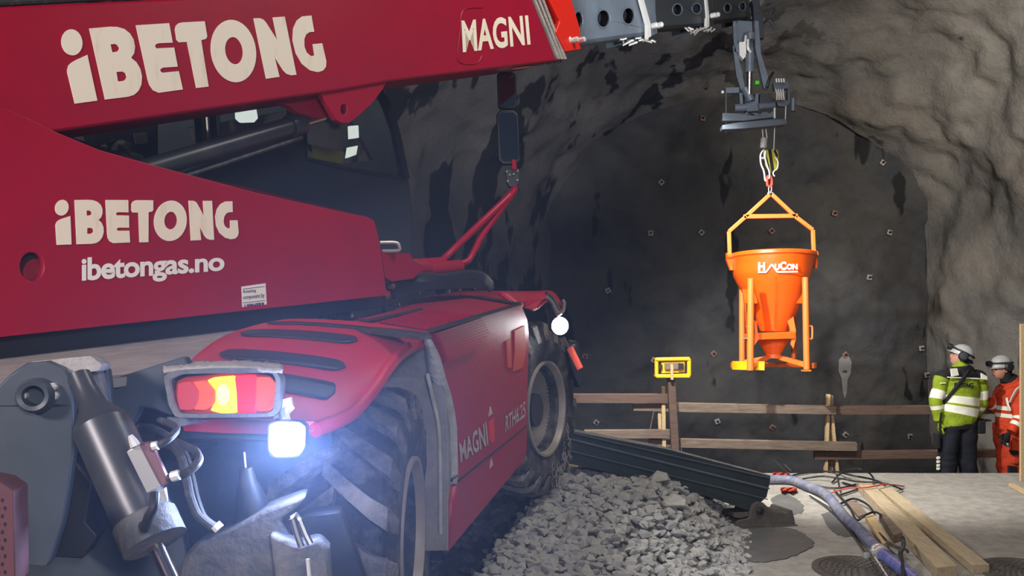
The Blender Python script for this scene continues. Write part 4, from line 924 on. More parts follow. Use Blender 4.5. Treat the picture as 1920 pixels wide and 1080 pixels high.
for k in range(4):
    MB().tube([PW.off(.12).hit(*z8((585 + k * 20, 118))[0]), PW.off(.12).hit(*z8((588 + k * 20, 150))[0])], .010, 6).build('pipe_fitting', 'bolt', Wt)
    mb = MB(); mb.tube([PW.off(.11).hit(*z8((580 + k * 20, 205))[0]), PW.off(.15).hit(*z8((592 + k * 17, 245))[0]), PW.off(.11).hit(*z8((588 + k * 20, 290))[0])], .010, 6, smooth=3)
    mb.build('hydraulic_fitting', 'bolt', Wt)
MB().tube([U(*z5((1450, 160))[0], yw), U(*z5((1475, 130))[0], yw), U(*z5((1500, 135))[0], yw), U(*z5((1530, 180))[0], yw)], .014, 8, smooth=5).build('hydraulic_hose', 'black', Wt)
MB().tube([U(*z8((510, 190))[0], yw - .1), U(*z8((530, 120))[0], yw - .1), U(*z8((560, 70))[0], yw - .05)], .018, 8, smooth=5).build('hydraulic_hose', 'black', Wt)
MB().tube([U(*z8((140, 225))[0], yw - .05), U(*z8((158, 228))[0], yw - .05)], .018, 8).build('signal_lamp', 'bolt', Wt)
M['green'] = mat('green_plastic', (.05, .55, .02), .4)
wp('plug_cap', z8((415, 135), (448, 133), (450, 162), (418, 165)), 'green', .1, .05)
# boom head lamp and cable loop
mb = MB().tube([U(1436, 10, yw), U(1448, 8, yw), U(1452, 20, yw), U(1446, 27, yw), U(1442, 18, yw)], .012, 6, smooth=4); mb.build('cable_loop', 'dark', Wt)
wp('chain_drum', z8((330, 250), (352, 250), (352, 310), (330, 310)), 'dark', .1, .05)

# hook block
Hb = thing('hook_block', 'yellow and black striped pulley block on thin ropes under the winch carriage', 'hook block', U(1443, 305, 9.9))
mb = MB(); yh = 9.9
for a_, b_ in (((473, 528), (478, 600)), ((500, 525), (510, 600)), ((572, 515), (565, 700)), ((485, 680), (488, 760))):
    mb.tube([U(*z8(a_)[0], yh), U(*z8(b_)[0], yh)], .007, 6)
mb.build('wire_rope', 'bolt', Hb)
MB().lathe([(.035, 0), (.04, .01), (.04, .115), (.035, .12)], U(*z8((481, 682))[0], yh), (0.05, 0, 1), 16).build('rope_weight', 'helmet', Hb)
PH = Plane(U(1446, 303, yh), V((1, .25, 0)))
blk = MB().px(rnd(z8((500, 700), (545, 690), (595, 695), (603, 730), (600, 830), (575, 870), (545, 880), (515, 830), (497, 760))), PH, .03).build('pulley_cheek', 'hook_yel', Hb, bevel=.004)
MB().px(rnd(z8((490, 700), (545, 690), (590, 700), (595, 830), (565, 870), (540, 875), (505, 830), (490, 760))), PH.off(-.07), .02).build('pulley_cheek', 'hook_yel', Hb, bevel=.004)
for q_ in (z8((520, 695), (545, 690), (568, 860), (545, 878)), z8((560, 693), (580, 693), (600, 740), (590, 760)), z8((500, 735), (512, 760), (535, 855), (520, 830))): MB().px(q_, PH, .004, front=.004).build('black_stripe', 'black', blk, smooth=False)
MB().lathe([(.045, -.06), (.05, -.05), (.04, -.04), (.04, -.02), (.05, -.01), (.045, 0)], PH.hit(*z8((540, 775))[0]) - PH.n * .01, PH.n, 20).build('pulley_wheel', 'black', Hb)
mb = MB().tube([U(*z8(p)[0], yh) for p in ((478, 700), (458, 740), (462, 810), (485, 870), (495, 940), (505, 945))], .010, 8, smooth=5)
mb.tube([U(*z8(p)[0], yh - .02) for p in ((500, 700), (495, 760), (510, 820), (530, 880), (528, 930))], .009, 8, smooth=5)
mb.tube([U(*z8(p)[0], yh - .04) for p in ((575, 755), (588, 770), (600, 800), (592, 850), (570, 865), (560, 890), (572, 910))], .008, 8, smooth=4)
mb.tube([U(*z8(p)[0], yh) for p in ((465, 762), (500, 765))], .012, 8)
mb.build('guard_rope', 'bolt', Hb)
mb = MB().tube([U(*z8(p)[0], yh) for p in ((518, 905), (512, 940), (516, 985), (545, 988), (548, 940), (538, 905))], .016, 10, smooth=5); mb.build('swivel_hook', 'rag', Hb)
mb = MB().tube([U(*z8(p)[0], yh) for p in ((525, 985), (524, 1030), (535, 1050), (546, 1030), (545, 985))], .014, 10, smooth=4); mb.build('shackle', 'steel', Hb)

# =====================================================================================
# CONCRETE BUCKET
# =====================================================================================
yb = 9.9
def bp_(x, y, dy=0): u, v = 1320 + x / 2.7, 320 + y / 2.7; return U(u, v, yb + dy)
BK = thing('concrete_bucket', 'orange funnel shaped concrete bucket hanging from the hook above the pit', 'concrete bucket', bp_(345, 990))
axb = bp_(347, 450); s_ = yb / F / 2.7             # metres per zoom pixel
def zz_(y): return bp_(347, y).z
def bl(prof_, nm, mt='orange', parent=BK, seg=48, cx=None):
    c = bp_(cx if cx else 347, 0); mb = MB()
    return mb.lathe([(r * s_, zz_(y) - c.z) for r, y in prof_], c, (0, 0, 1), seg).build(nm, mt, parent, angle=30)
hp = bl([(205, 420), (212, 422), (212, 436), (205, 440), (190, 445), (190, 520), (184, 524), (180, 528)] + [(176, 530)], 'hopper_rim_band')
bpy.data.objects.remove(hp); del hp
c = bp_(347, 0)
# hopper: round on top, cone slants to an off-centre outlet
rings = []
for (r, y, ox) in ((208, 420, 0), (213, 424, 0), (213, 438, 0), (206, 442, 0), (203, 446, 0), (192, 520, -3), (188, 535, -4), (170, 580, 0), (140, 650, 10), (110, 715, 14), (82, 775, 10), (70, 805, 8), (66, 812, 8), (60, 812, 8), (78, 770, 10), (105, 715, 14), (182, 530, -4), (196, 450, 0), (200, 424, 0)):
    rings.append([V((c.x + (ox + r * math.cos(2 * math.pi * k / 56)) * s_, c.y + r * math.sin(2 * math.pi * k / 56) * s_, zz_(y))) for k in range(56)])
hop = MB().rings(rings, cap=False).build('hopper', 'orange', BK, angle=28)
MB().prism([[bp_(368, 535, -.73), bp_(371, 535, -.73), bp_(367, 800, -.32), bp_(364, 800, -.32)]], V((0, .05, 0))).build('weld_seam', 'orange', hop, smooth=False)
# lettering wrapped on the rim band
def on_band(u, v):
    d = V(((u - 960) / F, 1, (HV - v) / F)); r = 1.045 * (205 - 14 * ((v - 320) * 2.7 - 440) / 90) * s_ * .985
    ox, oy = c.x, c.y; A = d.x ** 2 + d.y ** 2; Bq = -2 * (d.x * ox + d.y * oy); Cq = ox * ox + oy * oy - r * r
    t = (-Bq - math.sqrt(Bq * Bq - 4 * A * Cq)) / (2 * A); return V((0, 0, EYE)) + d * (t - .004)
def zb(x, y): return (1320 + x / 2.7, 320 + y / 2.7)
mb = MB()
text_quad(mb, 'H', [zb(274, 464), zb(310, 464), zb(310, 506), zb(274, 506)], on_band, .06)
text_quad(mb, 'U', [zb(357, 472), zb(384, 472), zb(384, 503), zb(357, 503)], on_band, .06)
text_quad(mb, 'C', [zb(385, 460), zb(417, 460), zb(417, 504), zb(385, 504)], on_band, .06)
text_quad(mb, 'ON', [zb(418, 471), zb(474, 471), zb(474, 502), zb(418, 502)], on_band, .06)
def strip(pts, w_):
    for (x0, y0), (x1, y1) in zip(pts, pts[1:]):
        n_ = 6; d = V((x1 - x0, y1 - y0)).normalized(); q = V((-d.y, d.x)) * w_ / 2; L_ = []
        for k in range(n_ + 1):
            t = k / n_; x, y = x0 + (x1 - x0) * t, y0 + (y1 - y0) * t; L_.append([on_band(*zb(x + q.x, y + q.y)), on_band(*zb(x - q.x, y - q.y))])
        mb.grid(L_)
strip([(274, 514), (314, 514), (343, 474), (372, 513), (474, 511)], 8)
mb.build('maker_lettering', 'white', hop, smooth=False, fix=False)
# bail
mb = MB(); w_ = .022
Lb = [(130, 430, 0), (126, 308, 0), (212, 232, 0), (332, 122, 0)]; Rb = [(556, 420, 0), (551, 300, 0), (462, 232, 0), (345, 122, 0)]
for P_ in (Lb, Rb):
    for a_, b_ in zip(P_, P_[1:]): mb.beam(bp_(*a_), bp_(*b_), .045, .035, up=(0, -1, 0))
mb.beam(bp_(200, 233), bp_(474, 229), .05, .035, up=(0, -1, 0)); mb.build('lifting_bail', 'orange_lt', BK, bevel=.006)
MB().tube([bp_(325, 130), bp_(325, 112), bp_(336, 104), bp_(348, 112), bp_(348, 130)], .010, 8, smooth=4).build('bail_eye', 'steel', BK)
for x, y in ((128, 434), (562, 424)):
    MB().lathe([(.03, -.03), (.03, .03)], bp_(x, y), (1, 0, 0), 14).build('bail_pivot', 'orange', BK); sg = -1 if x < 300 else 1
    MB().prism([[bp_(x - 14, y - 18), bp_(x + 14, y - 18), bp_(x + 16 - 4 * sg, y + 70), bp_(x + 2 - 4 * sg, y + 70), bp_(x - 12, y + 20)]], V((0, .05, 0))).build('bail_bracket', 'orange', BK, smooth=False)
# legs: two front, two rear
def leg(pa, pb, r, mt='orange_lt'): return MB().tube([bp_(*pa), bp_(*pb)], r, 14).build('leg', mt, BK)
leg((237, 545, -.55), (234, 1010, -.50), .037); leg((512, 540, -.45), (520, 1005, -.42), .035)
leg((192, 600, .10), (192, 965, .15), .034); leg((455, 660, .42), (455, 950, .45), .034); leg((218, 660, .40), (226, 940, .42), .028)
MB().box(bp_(517, 1012, -.44), (.045, 0, 0), (0, .04, 0), (0, 0, .008)).build('leg_foot', 'orange_lt', BK, smooth=False)
# gussets
for q_ in ([(245, 570), (270, 660), (270, 672), (205, 670), (195, 600), (240, 600)], [(505, 600), (515, 672), (460, 672), (480, 620)]):
    MB().prism([[bp_(x, y, -.25) for x, y in q_]], V((0, .03, 0))).build('gusset', 'orange', BK, smooth=False)
# gate housing
MB().prism([[bp_(x, y, -.36) for x, y in [(262, 822), (456, 814), (464, 818), (460, 850), (280, 856), (262, 846)]]], V((0, .55, 0))).build('gate_frame', 'orange', BK, smooth=False, bevel=.006)
MB().prism([[bp_(x, y, -.37) for x, y in [(246, 756), (256, 756), (280, 850), (256, 884), (246, 884), (262, 830)]]], V((0, .02, 0))).build('gate_lever', 'orange_lt', BK, smooth=False)
MB().prism([[bp_(x, y, -.33) for x, y in [(452, 740), (464, 800), (466, 850), (452, 900), (440, 880), (446, 830), (424, 762)]]], V((0, .02, 0))).build('gate_lever', 'orange_lt', BK, smooth=False)
mb = MB().beam(bp_(262, 760, -.35), bp_(262, 850, -.35), .03, .03, up=(0, -1, 0)).beam(bp_(440, 750, -.3), bp_(440, 850, -.3), .03, .03, up=(0, -1, 0)); mb.build('gate_strut', 'orange', BK, smooth=False)
bl([(76, 852), (74, 866), (60, 890), (36, 932), (35, 948), (30, 950), (30, 936), (70, 860)], 'outlet_funnel', 'orange', BK, 40, 352)
bl([(36, 928), (38, 934), (37, 950), (31, 951)], 'outlet_collar', 'orange_lt', BK, 32, 352)
# base ring with cross bars
cr = bp_(349, 985); rx = 208 * s_
def arc(a0, a1, h, t_, n_=26):
    mb = MB(); rg = []
    for k in range(n_ + 1):
        an = a0 + (a1 - a0) * k / n_; d = V((math.cos(an), math.sin(an), 0)); p = cr + V((0, .0, 0)) + V((d.x * rx, d.y * rx, 0)); rg.append([p - V((0, 0, h / 2)), p + V((0, 0, h / 2)), p + V((0, 0, h / 2)) - d * t_, p - V((0, 0, h / 2)) - d * t_])
    return mb.rings(rg)
arc(math.pi, math.pi * 1.342, .10, .02).build('base_ring', 'orange_yel', BK, smooth=False)  # yellow colour stands in for the highlight on the ring's left
arc(0, math.pi, .06, .02).build('base_ring', 'orange_lt', BK, smooth=False); arc(-.72, 0, .06, .02).build('base_ring', 'orange_lt', BK, smooth=False)
mb = MB().beam(bp_(240, 990, -.5), bp_(330, 940, 0), .05, .04).beam(bp_(372, 942, 0), bp_(520, 984, -.42), .05, .05).beam(bp_(356, 942, 0), bp_(455, 960, .45), .05, .04).beam(bp_(195, 968, .15), bp_(340, 942, .0), .05, .04)
mb.build('cross_bar', 'orange_lt', BK, smooth=False)
MB().tube([bp_(528, 788, -.42), bp_(545, 787, -.42), bp_(548, 800, -.42), bp_(548, 840, -.42), bp_(544, 851, -.42), bp_(528, 850, -.42)], .011, 8, smooth=3).build('grab_handle', 'orange_lt', BK)
for x, y in ((230, 790), (208, 850)): MB().tube([bp_(x - 16, y, -.5), bp_(x + 18, y, -.52)], .008, 6).build('leg_pin', 'steel', BK)

# =====================================================================================
# FENCE of boards, trestles, floodlight
# =====================================================================================
def board(name, pts, y, mt, lb, grp=None, th=.05, cat='board'):
    o = MB().prism([[U(u, v, y) for u, v in pts]], V((0, th, .013))).build(name, mt, None, smooth=False); return tag(o, lb, cat, grp)
GF = 'fence boards at the pit edge'
board('fence_board', [(1074, 740), (1252, 740), (1252, 756), (1074, 755.5)], 9.85, 'wood_brown', 'reddish top fence board left of the brown post, ending behind the machine', GF)
board('fence_board', [(1188, 757), (1240, 756), (1568, 763), (1568, 777), (1300, 773), (1188, 770)], 9.92, 'wood', 'long grey top fence board running from the brown post past the trestle posts', GF)
board('fence_board', [(1568, 763), (1925, 761), (1925, 776), (1568, 777.5)], 10.0, 'wood_brown', 'brown top fence board running right behind the two workers', GF)
board('fence_board', [(1096, 808), (1256, 807), (1256, 822), (1110, 822)], 9.85, 'wood', 'short lower fence board left of the brown post above the outrigger beam', GF)
board('fence_board', [(1218, 825), (1270, 824), (1607, 831), (1607, 846), (1270, 839), (1218, 837)], 9.92, 'wood', 'long grey lower fence board from the brown post to past the trestle posts', GF)
board('fence_board', [(1528, 848), (1925, 844), (1925, 857.5), (1528, 862)], 10.0, 'wood_brown', 'lowest fence board running right behind the legs of the two workers', GF)
def post(name, a, b, y, w_, d_, mt, lb, cat='post', grp=None):
    y1 = y + d_
    p, q = U(*a, y), U(*b, y); s_ = (q - p)
    t = (-.28 - p.z) / s_.z; q = p + s_ * t
    o = MB().beam(p, q, w_, d_, up=(0, -1, 0)).build(name, mt, None, smooth=False, bevel=.003); return tag(o, lb, cat, grp)
post('fence_post', (1257, 690), (1266, 852), 9.74, .088, .06, 'wood_brown', 'thick dark brown post carrying the yellow floodlight')
post('fence_post', (1243, 725), (1245, 850), 9.80 + .1, .045, .045, 'wood_new', 'light timber stud just left of the thick brown post', grp='slim fence studs')
post('fence_post', (1236, 772), (1240, 850), 9.97, .045, .045, 'wood_new', 'short stubby timber stud between the left fence boards', grp='slim fence studs')
post('trestle_post', (1553, 739), (1548, 885), 10.06, .035, .06, 'wood_new', 'bright narrow left trestle post at the middle of the fence', grp='trestle posts')
post('trestle_post', (1557, 741), (1557, 885), 10.12, .055, .05, 'wood', 'grey middle trestle post at the middle of the fence', grp='trestle posts')
post('trestle_post', (1559, 770), (1570, 885), 10.06, .03, .05, 'wood_new', 'bright narrow right-leaning trestle post at the middle of the fence', grp='trestle posts')
for a_, b_, lb in (((1226, 770), (1210, 850), 'thin leaning wire left of the light stud'), ((1268, 770), (1279, 855), 'thin cord hanging right of the thick brown post')):
    tag(MB().tube([U(*a_, 9.9), U(*b_, 9.9)], .006, 6).build('cord', 'wood', None), lb, 'cord')
# right-edge upright plank
p, q = U(1919, 607, 9.0), U(1919, 905, 9.0)
tag(MB().beam(U(1919, 607, 9.0), V((U(1919, 700, 9.0).x, 9.0, zf(9.0))), .075, .03, up=(0, -1, 0)).build('upright_plank', 'wood_new', None, smooth=False, bevel=.003), 'pale upright timber plank at the right edge behind the worker in orange', 'plank')
# floodlight seen from behind
FLt = thing('floodlight', 'yellow framed floodlight seen from behind on top of the brown post', 'floodlight', U(1261, 705, 9.68))
PQ = Plane(U(1261, 690, 9.68), V((1, 0, 0)))
mb = MB(); fr_ = [(1231, 674), (1292, 673), (1292, 704), (1231, 706)]
for i in range(4): mb.tube([PQ.hit(*fr_[i]), PQ.hit(*fr_[(i + 1) % 4])], .024, 12)
mb.build('tube_frame', 'yellow', FLt)
MB().px([(1229, 671), (1294, 670), (1295, 676), (1229, 677)], PQ, .12, front=.03).build('frame_bar', 'yellow', FLt, bevel=.01)
MB().px([(1229, 702), (1294, 701), (1295, 708), (1229, 708)], PQ, .12, front=.03).build('frame_bar', 'yellow', FLt, bevel=.01)
MB().px([(1240, 679), (1284, 678), (1284, 698), (1240, 700)], PQ, .05).build('lamp_housing', 'yellow', FLt, bevel=.006)
MB().px([(1247, 681), (1276, 680), (1276, 692), (1247, 693)], PQ, .04, front=.03).build('driver_box', 'wood', FLt, bevel=.004)
MB().px([(1272, 681), (1282, 681), (1282, 693), (1272, 693)], PQ, .03, front=.04).build('knob', 'black', FLt); MB().px([(1235, 684), (1242, 683), (1242, 692), (1235, 692)], PQ, .03, front=.03).build('knob', 'black', FLt)
MB().px([(1257, 683), (1262, 683), (1263, 712), (1258, 712)], PQ, .03, front=.05).build('mounting_strap', 'wood_new', FLt, smooth=False)

# =====================================================================================
# FLOOR: planks, hose, cables, manholes
# =====================================================================================
def plank(tl, tr, br, bl, h, mt, lb, base=.0, nm='plank'):
    top = [G(*tl, h + base), G(*tr, h + base), G(*br, h + base), G(*bl, h + base)]
    return tag(MB().prism([top], V((0, 0, -(h - .003)))).build(nm, mt, None, smooth=False, bevel=.003), lb, 'plank', 'loose planks on the slab')
M['wood_pale'] = mat('dusty_pale_plank', (.46, .37, .24), .8, 0, (.33, .26, .17), 4, .4, .72, bump=.25, stretch=(8, 1.4, 8))
plank((1607, 904), (1633, 904), (1795, 1060), (1756, 1064), .085, 'wood_pale', 'broad thick pale plank lying beside the blue hose, left of the two long ones')
plank((1645, 913), (1668, 911), (1855, 1058), (1823, 1059), .07, 'wood_pale', 'long plank lying rightmost on the slab, parallel to the broad pale one')
plank((1622, 967), (1637, 962), (1668, 1014), (1655, 1020), .05, 'wood_new', 'short orange-yellow batten between the blue hose and the broad plank')
plank((1648, 962), (1663, 962), (1692, 998), (1676, 1003), .07, 'wood', 'short grey-brown block of timber beside the orange-yellow batten')
plank((1587, 940), (1606, 938), (1626, 962), (1610, 968), .03, 'wood', 'short worn grey board under the cable tangle')
tag(MB().beam(G(1896, 909, .02), G(1935, 930, .02), .05, .03).build('batten', 'wood_new', None, smooth=False), 'short pale stick lying on the slab at the right edge', 'batten')
# blue hose
hc = [(1434, 899), (1482, 900), (1512, 911), (1546, 926), (1568, 950), (1586, 972), (1611, 994), (1634, 1018), (1651, 1036)]
pts = [G(u, v, .05) for u, v in hc]
HS = thing('blue_hose', 'thick dusty blue hose with a clamped joint snaking across the slab', 'hose', (pts[5].x, pts[5].y, zf(pts[5].y)))
MB().tube(pts, .048, 18, smooth=6).build('hose_length', 'blue', HS)
p2 = [G(u, v, .05) for u, v in [(1651, 1036), (1672, 1052), (1695, 1070), (1730, 1100), (1760, 1130)]]
M['bluewet'] = mat('glossy_blue_hose', (.10, .12, .36), .2, 0, (.22, .24, .38), 12, .45, .7); MB().tube(p2, .05, 18, smooth=6).build('hose_length', 'bluewet', HS)
d = (p2[1] - pts[-2]).normalized(); MB().lathe([(.054, -.07), (.058, -.06), (.058, -.035), (.054, -.03), (.054, .0), (.060, .004), (.060, .03), (.054, .035), (.054, .06)], pts[-1], d, 20).build('coupling', 'zinc', HS)
MB().tube([pts[-1] + V((-.06, -.02, .0)), pts[-1] + V((-.07, -.03, .03))], .014, 8).build('clamp_bolt', 'bolt', HS)
# thin wires and cables
def cable(pp, r, mt, lb, nm='cable', h=.02):
    return tag(MB().tube([G(u, v, h + (p_[2] if len(p_) > 2 else 0)) for p_ in pp for u, v in [(p_[0], p_[1])]], r, 6, smooth=5).build(nm, mt, None), lb, 'cable', 'cables and wires tangled on the slab')
cable([(1516, 926), (1560, 952), (1600, 990), (1630, 1030), (1662, 1078), (1680, 1110)], .007, 'bolt', 'thin pale wire along the left side of the blue hose, nearer of two')
cable([(1518, 929), (1556, 956), (1594, 996), (1624, 1038), (1652, 1082), (1668, 1110)], .007, 'hose', 'thin grey wire along the left side of the blue hose, outer of two')
cable([(1455, 905), (1500, 888), (1560, 884), (1600, 892, .05), (1640, 900), (1660, 912), (1630, 918), (1580, 905)], .011, 'black', 'black cable arching over the far end of the blue hose')
cable([(1560, 905), (1580, 885, .05), (1610, 879, .15), (1632, 889, .08), (1636, 905), (1600, 920), (1575, 928)], .010, 'black', 'black cable looping up above the far ends of the planks')
cable([(1505, 898), (1540, 893, .03), (1575, 897, .04), (1608, 903, .085), (1650, 905, .085), (1672, 910, .07), (1692, 918)], .010, 'rubber', 'grey-black cable crossing the far ends of the two long planks')
cable([(1555, 925), (1590, 915, .07), (1625, 914, .085), (1660, 908, .08), (1695, 912, .0)], .008, 'rag', 'thin reddish cable crossing the broad plank')
cable([(1575, 945), (1600, 935, .03), (1625, 945, .03), (1640, 962)], .011, 'black', 'short black cable curling over the worn grey board')
cable([(1565, 920), (1592, 950, .01), (1606, 975), (1622, 966, .05), (1640, 960, .06), (1652, 966, .07)], .010, 'black', 'black cable hooking around the orange-yellow batten')
cable([(1648, 1000, .02), (1672, 1022, .04), (1698, 1030, .05), (1702, 1035, .05)], .012, 'rubber', 'thick dark cable crossing beside the hose coupling')
cable([(1692, 1008, .12), (1694, 1022, .10), (1688, 1040, .08), (1694, 1070, .06), (1690, 1100, .04)], .017, 'rubber', 'short thick dark rod standing up beside the hose coupling')
cable([(1470, 893), (1500, 902, .02), (1540, 912), (1575, 915), (1605, 908)], .010, 'black', 'black cable lying just behind the blue hose')
for a_, b_, lb in (((1452, 863), (1495, 905), 'thin steel rod leaning out of the cable tangle, the longer left one'), ((1471, 871), (1484, 884), 'thin steel rod leaning out of the cable tangle, the short right one'), ((1568, 888), (1577, 925), 'dark steel bar leaning over the cable tangle')):
    pa = G(*b_, .02); pb = U(*a_, pa.y + .05); tag(MB().tube([pa, pb], .009, 6).build('steel_rod', 'hose', None), lb, 'rod', 'rods in the cable tangle')
for i, (u, v) in enumerate(((1463, 889), (1478, 917))):
    m2 = MB(); m2.grid([[G(u - 14 + j * 5, v - 3 + k * 2.4, .03 + .02 * math.sin(j * 2.1 + k * 1.7 + i)) for j in range(7)] for k in range(4)])
    tag(m2.build('plastic_scrap', 'rag', None, solid=.006), ('small crumpled orange-red scrap beyond the far end of the blue hose', 'small crumpled orange-red scrap in front of the far end of the blue hose')[i], 'scrap', 'red scraps')
# manholes
def manhole(cx, cy_, r, lb):
    T = thing('manhole_cover', lb, 'manhole cover', V((cx, cy_, zf(cy_))), 'manhole covers'); ax_ = V((0, -.065, 1)).normalized(); c_ = V((cx, cy_, zf(cy_)))
    MB().lathe([(r, 0), (r, .012), (r - .015, .016), (r - .05, .016), (r - .055, .008)], c_, ax_, 56).build('frame_ring', 'iron', T)
    MB().lathe([(r - .065, 0), (r - .065, .013), (r - .08, .016), (0.0, .016)], c_, ax_, 56).build('cover', 'iron', T)
    mb = MB()
    for k, rr_ in enumerate((.04, .08, .12, .16, .20, .24)):
        nseg = 6 + k * 5
        for j in range(nseg):
            a0 = 2 * math.pi * (j + .5 * (k % 2)) / nseg; a1 = a0 + 2 * math.pi / nseg * .62
            pts = [c_ + V((math.cos(t) * rr_, math.sin(t) * rr_, .018 + .065 * math.sin(t) * rr_)) for t in [a0 + (a1 - a0) * q / 3 for q in range(4)]]; mb.tube(pts, .009, 4)
    mb.build('tread_pattern', 'iron', T)
yM = 6.03; manhole((1613 - 960) / F * yM, yM, .335, 'round cast iron manhole cover on the slab left of the planks'); yM = 5.97; manhole((1930 - 960) / F * yM, yM, .345, 'round cast iron manhole cover at the bottom right corner')
tag(MB().lathe([(.028, 0), (.03, .01), (.024, .05), (0.0, .055)], G(1625, 1049, 0), (0, 0, 1), 7).build('pebble', 'stone_c', None, smooth=False), 'small dark stone at the far rim of the manhole cover', 'stone')
# boards under the beam beyond the gravel
tag(MB().prism([[U(1066, 872, 8.3), U(1110, 881, 8.3), U(1150, 894, 8.3), U(1060, 890, 8.3)]], V((0, .8, 0))).build('plywood_scrap', 'wood_pale', None, smooth=False), 'pale scrap of board lying beyond the gravel behind the front wheel', 'board')

# =====================================================================================
# PEOPLE
# =====================================================================================
YP = 9.72; PPM = F / YP
def P(u, v, dy=0.0): return U(u, v, YP) + V((0, dy, 0))
def skin_body(name, chain, edges, mt, parent, sub=2):
    me = bpy.data.meshes.new(name); me.from_pydata([c[0] for c in chain], edges, []); o = bpy.data.objects.new(name, me); COL.objects.link(o)
    sk = o.modifiers.new('s', 'SKIN'); o.modifiers.new('u', 'SUBSURF').levels = sub
    for i, (p, rx, ry) in enumerate(chain): me.skin_vertices[0].data[i].radius = (rx, ry)
    me.skin_vertices[0].data[0].use_root = True
    dg = bpy.context.evaluated_depsgraph_get(); m2 = bpy.data.meshes.new_from_object(o.evaluated_get(dg)); bpy.data.objects.remove(o)
    for p in m2.polygons: p.use_smooth = True
    m2.materials.clear(); m2.materials.append(M[mt]); return m2
def ringloft(name, specs, mats, parent, seg=28, wrinkle=.006, axis=None, bands=None):
    """specs: (centre, rx, ry, material index). rings are perpendicular to the path"""
    rings = []; n = len(specs); cs = [s[0] for s in specs]; up = V((0, 1, 0))
    for i, s in enumerate(specs):
        d = (cs[min(i + 1, n - 1)] - cs[max(i - 1, 0)]).normalized(); a = d.cross(V((0, 1, 0)))
        a = a.normalized() if a.length > .1 else V((1, 0, 0)); b = a.cross(d).normalized(); r = []
        for k in range(seg):
            t = 2 * math.pi * k / seg; p = cs[i] + a * math.cos(t) * s[1] + b * math.sin(t) * s[2]
            nn = (p - cs[i]).normalized(); p = p + nn * noise.noise(p * 9) * wrinkle * 2 + nn * noise.noise(V((p.x * 5, p.y * 5, p.z * 22))) * wrinkle; r.append(p)
        rings.append(r)
    return MB().rings(rings, mis=[s[3] for s in specs[:-1]] + [specs[-2][3]]).build(name, mats, parent, angle=60)
def densify(keys, bands, step=.012):
    """keys (P, rx, ry) -> dense specs with a material by arc fraction; bands (t0,t1,mi)"""
    out = []; n = len(keys); K = [k_[0] for k_ in keys]; fine = 9; N_ = (n - 1) * fine; cps = catmull(K, fine)
    for i, p in enumerate(cps):
        t = i / N_; j = min(int(t * (n - 1)), n - 2); f = t * (n - 1) - j; f2 = f * f * (3 - 2 * f)
        out.append([p, keys[j][1] + (keys[j + 1][1] - keys[j][1]) * f2, keys[j][2] + (keys[j + 1][2] - keys[j][2]) * f2, t])
    # insert band boundaries
    res = []
    ts = sorted({b[0] for b in bands} | {b[1] for b in bands})
    for i in range(len(out) - 1):
        res.append(out[i])
        for t in ts:
            if out[i][3] < t < out[i + 1][3]:
                f = (t - out[i][3]) / (out[i + 1][3] - out[i][3]); res.append([out[i][0].lerp(out[i + 1][0], f)] + [out[i][k] + (out[i + 1][k] - out[i][k]) * f for k in (1, 2)] + [t])
    res.append(out[-1]); fin = []
    for r in res:
        mi = 0
        for b in bands:
            if b[0] <= r[3] + 1e-6 < b[1]: mi = b[2]
        fin.append((r[0], r[1], r[2], mi))
    return fin
def hand(palm, dirn, side, length, mt, parent, curl=.5, name='glove'):
    """palm centre, direction of fingers, sideways vector; five fingers and a palm"""
    d = V(dirn).normalized(); s = V(side); s = (s - d * s.dot(d)).normalized(); n = d.cross(s); L = length; ch = []; ed = []
    def add(p, r, par=None):
        ch.append((p, r, r * .8)); 
        if par is not None: ed.append((par, len(ch) - 1))
        return len(ch) - 1
    root = add(palm, L * .20); wr = add(palm - d * L * .32, L * .15, root)
    for k, (o_, fl_) in enumerate(((-.27, .40), (-.09, .46), (.09, .44), (.26, .34))):
        b = palm + d * L * .22 + s * L * o_; i0 = add(b, L * .085, root); p1 = b + (d * .9 + n * curl * .5).normalized() * L * fl_ * .5; i1 = add(p1, L * .075, i0)
        p2 = p1 + (d * (1 - curl) + n * curl).normalized() * L * fl_ * .5; add(p2, L * .06, i1)
    b = palm - d * L * .05 - s * L * .26; i0 = add(b, L * .09, root); add(b + (d * .7 - s * .55 + n * .3).normalized() * L * .3, L * .07, i0)
    me = skin_body(name, ch, ed, mt, None, 1); return new_obj(name, me, parent)
